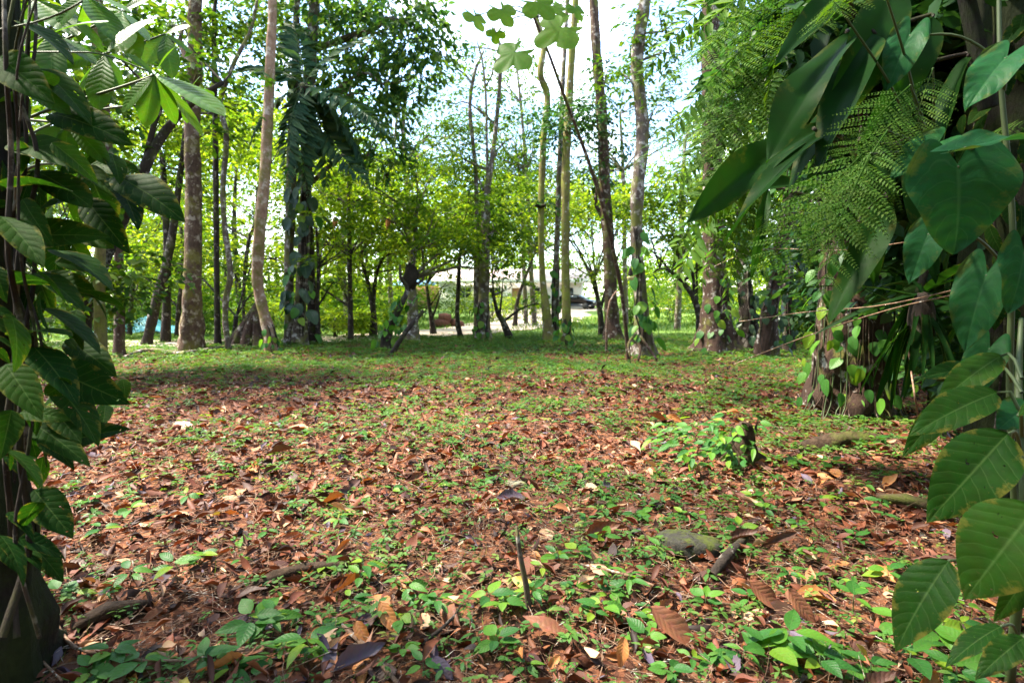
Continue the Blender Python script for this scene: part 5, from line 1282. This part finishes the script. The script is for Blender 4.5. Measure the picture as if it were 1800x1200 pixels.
    for x, y, d, x2, y2 in ((1640, 440, 2.9, 1610, 700),):
        limb('hanging_root', 'pale hanging root dropping from the strap rosette to the ground', 'root', [P(1593, 560, 3.2), P(1600, 640, 3.1), P(1612, 720, 3.0), G(1622, 790)], .005, 'twig', 5, 0)
roots_and_sticks()

# hanging roots on the ivy clad trunk
def trunk_roots():
    e, pts, rad = trunks['ivytrunk']; base = np.array(e.location); r = np.random.default_rng(12)
    for i in range(34):
        ph = r.uniform(-1.6, 1.6); z1 = r.uniform(.5, 2.0)
        R = rad[0]
        f = lambda z, a: np.array((math.sin(a) * R * (1.03 + .55 * math.exp(-z / .28)), -math.cos(a) * R * (1.03 + .55 * math.exp(-z / .28)), z))
        b = Bag(); tube(b, [f(z, ph + r.normal(0, .05)) for z in (0., .12, .3, .6 * z1, z1)], (.006, .006, .005, .004, .003), 5, .06)
        link('root', b.mesh('root'), e, MT['b_brown'] if i % 3 else MT['vstem'])
trunk_roots()

# fern-covered stump
def stump():
    g = G(1302, 812); r = np.random.default_rng(9)
    e = empty('tree_stump', g, 'small dark broken stump sprouting green leaves', 'stump')
    b = Bag(); tube(b, [(0, 0, -.03), (.0, 0, .1), (.01, 0, .22), (.03, .0, .31)], (.12, .085, .075, .045), 14, .03, .55, .5, seed=4)
    link('wood', b.mesh('wood'), e, MT['b_rotten'])
    b = Bag(); tube(b, [(.0, -.06, 0), (.015, -.055, .15), (.03, -.04, .3)], .005, 5, .03); link('root', b.mesh('root'), e, MT['twig'])
    for i in range(130):
        a = r.uniform(2.0, 4.6) if i < 105 else r.uniform(0, 6.28)
        rr = r.uniform(.08, .7) if i < 105 else r.uniform(.1, .2)
        b0 = g + np.array((rr * math.cos(a), rr * math.sin(a) * .8 + .05, r.uniform(.05, .4) * (1 - .6 * rr)))
        L_ = r.uniform(.07, .13)
        d = nrm(np.array((math.cos(a) + r.normal(0, .4), math.sin(a) - .3 + r.normal(0, .4), r.uniform(-.5, .3)))[None])[0]
        put(pick(r, 'seed'), 'leaf', e, b0, b0 + d * L_, facing(b0, 1, .4, r, .3), r.uniform(.7, 1.), g)
    sb = Bag()
    for i in range(26):
        a = r.uniform(2.0, 5.0); rr = r.uniform(.1, .42)
        tube(sb, [(0, 0, .02), (rr * .5 * math.cos(a), rr * .4 * math.sin(a), .15), (rr * math.cos(a), rr * .8 * math.sin(a), .2)], (.003, .0025, .0015), 4, .05)
    link('stalk', sb.mesh('stalk'), e, MT['vstem'])
stump()

# creeper-clad leaning stem at (677, 612)
def clad_stem():
    d = G(677, 615)[1]; base = G(677, 615); r = np.random.default_rng(14)
    e = empty('clad_stem', base, 'short leaning stem wrapped in dark creeper leaves left of the nest trunk', 'tree')
    b = Bag(); pts = [base + np.array((0, 0, -.05)), P(680, 590, d), P(692, 560, d), P(708, 530, d), P(716, 505, d + .2), P(705, 490, d), P(703, 465, d)]
    tube(b, np.array(pts) - base, (.16, .12, .09, .07, .05, .045, .03), 9, .15, .2)
    link('trunk', b.mesh('trunk'), e, MT['b_dark'])
    for i in range(60):
        q = r.uniform(0, 3.2); k = int(q); p = pts[k] * (1 - q + k) + pts[k + 1] * (q - k) + r.normal(0, .14, 3)
        t = p + nrm((r.normal(0, .5, 3) + np.array((0, -.3, -.5)))[None])[0] * r.uniform(.14, .3)
        put(pick(r, 'climb'), 'leaf', e, p, t, facing(p, .8, .5, r, .4), r.uniform(.6, 1), base)
clad_stem()

# ------------------------------------------------------------------ litter, ground cover, seedlings
def fnoise(x, y, s, seed=0):
    k = seed * 2.3
    return (np.sin(x * s + 1.7 * np.sin(y * s * .7 + k) + k) + np.sin(y * s * 1.3 + 1.3 * np.sin(x * s * .9 - k) + 2 * k) + .6 * np.sin((x + y) * s * 2.1 + k) + .6 * np.sin((x - y) * s * 2.7 - k)) / 3.2

def sample(r, y0, y1, dens):
    A = (y1 - y0) * (2 * (.95 * y1 + .5))
    n = int(A * dens)
    y = r.uniform(y0, y1, n); x = r.uniform(-1, 1, n) * (.95 * y1 + .5)
    k = np.abs(x) < .95 * y + .5
    return x[k], y[k]

CURL = [leaf_t(5, 2, a, b, W, dr, fo, .08, curl=cu, twist=tw, jag=.1, seed=i) for i, (a, b, W, dr, fo, cu, tw) in enumerate(((.8, 1.1, .24, .1, .2, .7, .5), (.8, 1.2, .22, -.3, .1, 1.0, -.7), (.9, 1.0, .17, .25, .4, .5, .9), (.6, .9, .28, .05, .05, -.8, .4), (.9, 1.0, .2, -.2, .5, 1.3, -.4), (.7, 1.3, .25, .35, .1, -.5, -.9)))]
LOW = [leaf_t(3, 2, a, b, W, dr, fo, .05, curl=cu, twist=tw, seed=i) for i, (a, b, W, dr, fo, cu, tw) in enumerate(((.6, .8, .26, .1, .3, .5, .3), (.6, .8, .24, -.2, .2, .8, -.4), (.7, .9, .2, .2, .4, .3, .5)))]

def green_mask(x, y):
    g = .42 + .75 * fnoise(x, y, 1.25, 1) + .45 * fnoise(x, y, 3.4, 2)
    px = 900 + 1000 * x / y
    g += .55 * np.clip((y - 8.3) / 2.5, 0, 1)                    # greener towards the trees
    g -= .45 * np.exp(-((px - 430) / 330) ** 2 - ((y - 6.3) / 1.6) ** 2)
    g += .25 * np.exp(-((px - 250) / 260) ** 2 - ((y - 3.4) / 1.2) ** 2)
    g += .4 * np.exp(-((px - 1420) / 260) ** 2 - ((y - 4.6) / 1.0) ** 2)
    g += .2 * np.clip((2.6 - y), 0, 1)
    return g

def litter():
    r = np.random.default_rng(21)
    bag = Bag()
    for y0, y1, dens, lo, hi, temps in ((1.1, 3.2, 900, .02, .11, CURL), (3.2, 5.5, 540, .028, .125, LOW), (5.5, 9, 250, .04, .14, LOW), (9, 15, 70, .05, .15, LOW)):
        x, y = sample(r, y0, y1, dens)
        keep = r.random(len(x)) < np.clip(1.2 - .62 * np.clip(green_mask(x, y), 0, 1.2) + .25 * fnoise(x, y, 6.1, 7), .22, 1)
        x, y = x[keep], y[keep]
        tid = r.integers(0, len(temps), len(x))
        for q, t in enumerate(temps):
            k = tid == q; n = k.sum()
            a = r.uniform(0, 6.283, n)
            d = np.stack((np.cos(a), np.sin(a), r.normal(0, .3, n)), -1)
            nn = np.array((0, 0, 1.)) + r.normal(0, .45, (n, 3))
            nn[r.random(n) < .3] *= -1
            s = lo + (hi - lo) * r.random(n) ** 2.1
            col = np.clip(r.normal(.37, .2, n) + .10 * fnoise(x[k], y[k], 1.1, 3), 0, .87)
            sp = r.random(n); col = np.where(sp < .03, r.uniform(.93, 1, n), np.where(sp < .07, r.uniform(.82, .88, n), col))
            loc = np.stack((x[k], y[k], gz(x[k], y[k]) + r.random(n) ** 1.5 * .04 + .006), -1)
            bag.scatter(t, orient(d, nn), loc, s, col, r.uniform(.7, 1.4, n))
    o = link('leaf_litter', bag.mesh('leaf_litter'), None, MT['litter'])
    tag(o, 'reddish brown layer of small dry fallen leaves', 'leaf litter', None, 'stuff')
    # twiglets
    bag = Bag()
    tt = Bag(); tube(tt, [(0, 0, 0), (.03, .45, .03), (-.02, 1, .05)], (.008, .008, .005), 3, 1, nmin=3, cap=False)
    tpl = (np.concatenate(tt.V), [np.concatenate(v) for v in tt.F.values()], np.concatenate(tt.UV))
    for y0, y1, dens, lo, hi, w in ((1.1, 3.2, 640, .03, .24, 1.), (3.2, 6, 180, .05, .3, 1.5), (6, 10, 35, .1, .4, 2.4)):
        x, y = sample(r, y0, y1, dens); n = len(x)
        a = r.uniform(0, 6.283, n)
        d = np.stack((np.cos(a), np.sin(a), r.normal(0, .12, n)), -1)
        loc = np.stack((x, y, gz(x, y) + r.uniform(.005, .035, n)), -1)
        L_ = lo + (hi - lo) * r.random(n) ** 2
        M = orient(d, np.array((0, 0, 1.)) + r.normal(0, .5, (n, 3)))
        th = r.uniform(.0007, .0021, n) * w / (L_ * .008)
        M = M * np.stack((th, np.ones(n), th), -1)[:, None, :]
        bag.scatter(tpl, M, loc, L_, r.random(n))
    o = link('twig_litter', bag.mesh('twig_litter'), None, MT['twig'])
    tag(o, 'tangle of fine dry twigs and stalks on the forest floor', 'twigs', None, 'stuff')
litter()

def rosette_t(r, n, L, h, tmpl, stem=True):
    b = Bag()
    if stem: tube(b, [(0, 0, -.02), (r.normal(0, .1) * h, r.normal(0, .1) * h, h * .6), (0, 0, h)], (.03 * L + .001, .02 * L + .001, .01 * L + .0005), 3, 1, nmin=3, rnd=.3)
    for i in range(n):
        a = i * 2.4 + r.normal(0, .3); e = r.uniform(-.15, .45); z = h * r.uniform(.45, 1.05)
        d = np.array(((math.cos(a), math.sin(a), e),))
        p = np.array(((0, 0, z),)) + d * .12 * L
        b.scatter(tmpl, orient(d, np.array(((0, 0, 1.),)) + r.normal(0, .25, (1, 3))), p, [L * r.uniform(.6, 1.1)], [r.random()])
    return np.concatenate(b.V), [np.concatenate(v) for v in b.F.values()], np.concatenate(b.UV)

def cover():
    r = np.random.default_rng(33)
    bag = Bag()
    T1 = [rosette_t(r, n, L, h, LEAF_MID if i % 2 else LEAF_MID2) for i, (n, L, h) in enumerate(((5, 1, .7), (7, .9, 1.0), (4, 1.2, .5), (8, .8, .6), (6, 1., .35)))]
    T2 = [rosette_t(r, n, L, h, LEAF_LO, False) for i, (n, L, h) in enumerate(((6, 1, .6), (8, .9, .8), (5, 1.2, .4)))]
    for y0, y1, dens, lo, hi, temps in ((1.1, 3.2, 250, .016, .055, T1), (3.2, 5.5, 290, .02, .068, T2), (5.5, 8.5, 230, .03, .085, T2), (8.5, 12, 150, .04, .095, T2), (12, 18, 80, .05, .12, T2)):
        x, y = sample(r, y0, y1, dens)
        k = r.random(len(x)) < np.clip(green_mask(x, y) * .9 + .05, .12, .9)
        x, y = x[k], y[k]
        tid = r.integers(0, len(temps), len(x))
        for q, t in enumerate(temps):
            k = tid == q; n = k.sum(); a = r.uniform(0, 6.283, n)
            d = np.stack((np.cos(a), np.sin(a), r.normal(0, .1, n)), -1)
            M = orient(d, np.array((0, 0, 1.)) + r.normal(0, .15, (n, 3)))
            s = lo + (hi - lo) * r.random(n) ** 1.6
            bag.scatter(t, M, np.stack((x[k], y[k], gz(x[k], y[k]) + .012 + .02 * r.random(n)), -1), s, np.clip(r.normal(.45, .22, n), 0, 1))
    o = link('ground_cover', bag.mesh('ground_cover', False), None, MT['cover'])
    tag(o, 'low green ground cover of tiny seedlings among the litter', 'ground cover', None, 'stuff')
    # grass blades
    gb = Bag()
    B = np.array(((-.03, 0, 0), (.03, 0, 0), (.02, .5, .0), (-.02, .5, 0), (0, 1, -.25)))
    BT = (B, [np.array(((0, 1, 2, 3),)), np.array(((3, 2, 4),))], np.column_stack((B[:, 0] * 8 + .5, B[:, 1])))
    for y0, y1, dens, lo, hi, w in ((1.1, 4, 120, .03, .10, .6), (4, 8.5, 80, .04, .11, .9), (8.5, 13, 150, .05, .13, 1.4), (13, 22, 110, .06, .16, 2.2), (22, 34, 40, .1, .22, 4.)):
        x, y = sample(r, y0, y1, dens)
        k = r.random(len(x)) < np.clip(green_mask(x, y), .05, 1); x, y = x[k], y[k]
        k = ~((y > 15) & (np.abs(y - np.interp(x, [-16, -7, -4.3, -1.6, .3, 1.6], [14.5, 16.6, 18.2, 21.5, 27, 38])) < np.where(x < -2, 1.5, 3.) ) & (x < 1.8)); x, y = x[k], y[k]
        n = len(x)
        d = np.array((0, 0, 1.)) + r.normal(0, .55, (n, 3))
        M = orient(d, r.normal(0, 1, (n, 3)) + np.array((0, -1, 0)))
        gb.scatter(BT, M, np.stack((x, y, gz(x, y)), -1), lo + (hi - lo) * r.random(n), r.random(n), np.full(n, w))
    o = link('grass', gb.mesh('grass', False), None, MT['grass'])
    tag(o, 'thin short grass growing through the litter and on the lawn', 'grass', None, 'stuff')
cover()

# ---- countable fallen leaves and seedlings; labels name the nearest landmark
LAND = [('upright stick', G(930, 1085)), ('mossy stone', G(1208, 965)), ('sprouting stump', G(1302, 812)), ('small square stone', G(910, 842)), ('short rotting log', G(190, 1098)), ('long mossy log', G(520, 1030)), ('thick right trunk', G(1492, 722)), ('dark wood chunk', G(1280, 985)), ('big-leaf shrub', G(1700, 1080)), ('left edge trunk', G(60, 1150))]
ORD = ['nearest', 'second nearest', 'third nearest', 'fourth nearest', 'fifth nearest', 'sixth nearest', 'seventh nearest', 'eighth nearest', 'ninth nearest', 'tenth nearest', 'eleventh nearest', 'twelfth nearest', 'thirteenth nearest', 'fourteenth nearest', 'fifteenth nearest', 'sixteenth nearest'] + [w + ' nearest' for w in 'seventeenth eighteenth nineteenth twentieth twenty-first twenty-second twenty-third twenty-fourth twenty-fifth twenty-sixth twenty-seventh twenty-eighth twenty-ninth thirtieth'.split()]
def relabel(items, noun):
    bins = {}
    for o, p, adj in items:
        dd = [np.linalg.norm(p[:2] - g[:2]) for _, g in LAND]
        i = int(np.argmin(dd)); v = p - LAND[i][1]
        side = ('right of' if v[0] > 0 else 'left of') if abs(v[0]) > abs(v[1]) else ('behind' if v[1] > 0 else 'in front of')
        bins.setdefault((adj, side, LAND[i][0]), []).append((dd[i], o))
    for (adj, side, l), v in bins.items():
        v.sort(key=lambda q: q[0])
        for k, (_, o) in enumerate(v):
            o['label'] = f'{ORD[min(k, 29)]} {adj} {noun} {side} the {l}'

def dry_obj_mat():
    m = MT['dry']; n, l = m.node_tree.nodes, m.node_tree.links
    for x in list(n):
        if x.type == 'ATTRIBUTE':
            oi = n.new('ShaderNodeObjectInfo')
            for lk in list(l):
                if lk.from_node.type == 'VALTORGB' and lk.from_node.inputs[0].is_linked and lk.from_node.inputs[0].links[0].from_node == x:
                    to = lk.to_socket; l.remove(lk); l.new(oi.outputs['Color'], to); break
            break
dry_obj_mat()

DRYM = [tmesh('fallen_leaf', leaf_t(16, 8, a, b, W, dr, fo, .1, curl=cu, twist=tw, quilt=.03, jag=.07, seed=i), 'dry') for i, (a, b, W, dr, fo, cu, tw) in enumerate(((.8, 1.1, .25, .1, .2, .5, .6), (.8, 1.0, .22, -.2, .1, .9, -.7), (.9, 1.1, .18, .2, .3, .5, .9), (.6, .9, .28, .05, .05, -.6, .4), (.9, 1.0, .2, -.15, .4, 1.2, -.4), (.7, 1.2, .25, .3, .1, -.5, -.9), (.75, .9, .24, .06, .14, .2, .2)))]
COLS = {'orange': (.40, .165, .05), 'reddish brown': (.19, .075, .038), 'dark brown': (.075, .036, .024), 'tan': (.38, .235, .135), 'purple-grey': (.095, .07, .095), 'yellow': (.42, .34, .07)}
def fallen():
    r = np.random.default_rng(91)
    items, taken = [], []
    special = [('orange', (668, 1055), (697, 1130), .10, 6, 'curved orange leaf propped upright at the bottom of the litter'), ('orange', (560, 1100), (545, 1165), .06, 6, 'flat orange leaf with ragged edge lying lower left of the upright orange one'), ('orange', (625, 1090), (650, 1155), .05, 0, 'torn orange leaf between the two standing orange leaves'), ('purple-grey', (408, 1095), (485, 1115), .05, 6, 'large purple leaf fading to yellow at the lower left'),
               ('reddish brown', (1142, 1065), (1232, 1142), .03, 6, 'very large mottled brown leaf at the bottom right of centre'), ('orange', (1097, 1118), (1090, 1178), .04, 6, 'orange leaf with a dark spot left of the very large brown leaf'), ('reddish brown', (1315, 1020), (1378, 1058), .03, 6, 'broad rust-brown leaf below the wood chunk'), ('reddish brown', (1385, 1035), (1440, 1085), .03, 3, 'broad brown leaf lying right of the rust-brown one'), ('purple-grey', (818, 942), (842, 978), .05, 1, 'ribbed purple leaf standing beside its grey neighbour'), ('purple-grey', (772, 955), (800, 968), .03, 0, 'curled grey-purple leaf left of the ribbed purple one'),
               ('purple-grey', (760, 1155), (798, 1198), .05, 3, 'folded purple leaf at the very bottom of the picture'), ('tan', (303, 745), (345, 752), .03, 3, 'pale tan leaf catching light on the left side'), ('dark brown', (1335, 965), (1402, 935), .06, 4, 'dark curled leaf behind the wood chunk'), ('reddish brown', (248, 1100), (285, 1068), .08, 3, 'pinkish brown leaf standing right of the rotting log'), ('orange', (628, 855), (668, 848), .02, 0, 'broad orange-brown leaf in the middle left of the litter'), ('dark brown', (470, 985), (525, 975), .04, 4, 'long dark folded leaf above the mossy log'), ('dark brown', (1270, 1160), (1190, 1150), .04, 2, 'dark purple-brown leaf beneath the very large brown leaf'), ('orange', (390, 1005), (410, 985), .04, 0, 'small folded orange leaf above the purple and yellow one'), ('orange', (960, 1180), (985, 1150), .05, 6, 'tan-orange leaf at the bottom centre'), ('orange', (1170, 730), (1205, 745), .02, 0, 'curled pale orange leaf left of the sprouting stump'), ('yellow', (1505, 1130), (1540, 1160), .02, 2, 'yellow leaf strip at the lower right')]
    for colr, b, t, h, m, lab in special:
        p0 = G(*b); p1 = G(*t)
        lift = np.array((0, 0, h))
        top, bot = (b, t) if b[1] < t[1] else (t, b)
        pb = G(*bot) + np.array((0, 0, .012)); pt = P(top[0], top[1], pb[1] + .25 * (G(*top)[1] - pb[1]))
        pt[2] = max(pt[2], float(gz(pt[0], pt[1])) + .012)
        o = put(DRYM[m], 'fallen_leaf', None, pt, pb, np.array((0, -.8, .7)) + r.normal(0, .1, 3), r.uniform(.85, 1.1))
        o.color = (*COLS[colr], 1); tag(o, lab, 'fallen leaf', 'fallen leaves on the litter'); taken.append(p0)
    names = list(COLS); pr = [.22, .34, .2, .12, .09, .03]
    n = 0
    while n < 270:
        y = 1.75 + 4.5 * r.random() ** 1.7; x = r.uniform(-.88, .88) * y
        s = (.07 + .13 * r.random() ** 1.6) * (1 + .1 * (y - 2))
        colr = names[int(r.choice(6, p=pr))]
        z = float(gz(x, y))
        a = r.uniform(0, 6.283); d = np.array((math.cos(a), math.sin(a), r.normal(.05, .18)))
        p = np.array((x, y, z + .022 + r.uniform(0, .015)))
        o = put(DRYM[int(r.integers(7))], 'fallen_leaf', None, p, p + nrm(d[None])[0] * s, np.array((0, -.15, 1.)) + r.normal(0, .25, 3), r.uniform(.75, 1.25))
        c = np.array(COLS[colr]) * r.uniform(.75, 1.2); o.color = (*c, 1)
        tag(o, 'x', 'fallen leaf', 'fallen leaves on the litter')
        items.append((o, p, colr)); n += 1
    relabel(items, 'fallen leaf')
fallen()

def seedlings():
    r = np.random.default_rng(57)
    items = []
    STEM = []
    for k in range(4):
        b = Bag(); tube(b, [(0, 0, -.02), (r.normal(0, .08), r.normal(0, .08), .5), (0, 0, 1)], (.035, .028, .018), 5, .3); me = b.mesh('stem'); me.materials.append(MT['vstem']); STEM.append(me)
    spots = [(540, 1180, .10), (445, 1135, .11), (480, 1130, .09), (860, 1085, .09), (885, 1095, .08), (1060, 968, .09), (1105, 1050, .10), (1060, 1095, .09), (1385, 1150, .13), (1350, 1160, .11), (1440, 1180, .11), (1130, 910, .08), (1345, 905, .09), (1180, 960, .08), (1300, 940, .08), (640, 1030, .10), (715, 1060, .10), (700, 1120, .08), (770, 1090, .08), (350, 1010, .09), (310, 1030, .10), (230, 1030, .09), (130, 1050, .09), (420, 960, .08), (470, 945, .07), (570, 1020, .08), (980, 1010, .08), (1010, 1060, .07), (1240, 1060, .07), (1500, 1060, .09), (1580, 1100, .10), (1650, 1120, .11), (1700, 1150, .11), (1600, 1170, .12), (1680, 1190, .11), (1530, 1180, .09), (850, 850, .07), (690, 870, .07), (520, 890, .08), (330, 880, .08), (230, 900, .09), (180, 940, .09), (150, 880, .09), (1440, 890, .09), (1520, 870, .09), (1560, 1010, .09), (200, 1170, .09), (250, 1190, .09), (380, 1190, .08), (1160, 740, .09), (1220, 735, .1), (1400, 820, .1), (1460, 830, .1), (1540, 790, .1), (1250, 1170, .07)]
    spots = [(x, y, s) for x, y, s in spots]
    while len(spots) < 150:
        y = 1.8 + 3.4 * r.random() ** 1.4; x = r.uniform(-.85, .85) * y
        if r.random() > np.clip(float(green_mask(np.array(x), np.array(y))), .1, 1): continue
        q = (900 + 1000 * x / y, y)
        spots.append((x, -y, r.uniform(.05, .085)))
    for px, py, s in spots:
        p = np.array((px, -py, float(gz(px, -py)))) if py < 0 else G(px, py)
        nl = int(r.integers(4, 8)); h = s * r.uniform(.5, 1.0)
        e = empty('seedling', p, 'x', 'seedling', 'seedlings sprouting through the litter')
        o = bpy.data.objects.new('stem', STEM[int(r.integers(4))]); C.objects.link(o); o.parent = e; o.scale = (h, h, h)
        hue = int(r.integers(3))
        for i in range(nl):
            a = i * 2.4 + r.normal(0, .35); z = h * (1 - .13 * (i // 2)) if i < 6 else h * .5
            d = np.array((math.cos(a), math.sin(a), r.uniform(-.25, .4)))
            b = p + np.array((0, 0, z)) + d * .15 * s
            put(LM['seed'][hue], 'leaf', e, b, b + nrm(d[None])[0] * s * r.uniform(.7, 1.15), np.array((0, -.25, 1)) + r.normal(0, .22, 3), r.uniform(.8, 1.15), p)
        items.append((e, p, ('four', 'five', 'six', 'seven')[nl - 4] + '-leaved'))
    relabel(items, 'green seedling')
seedlings()
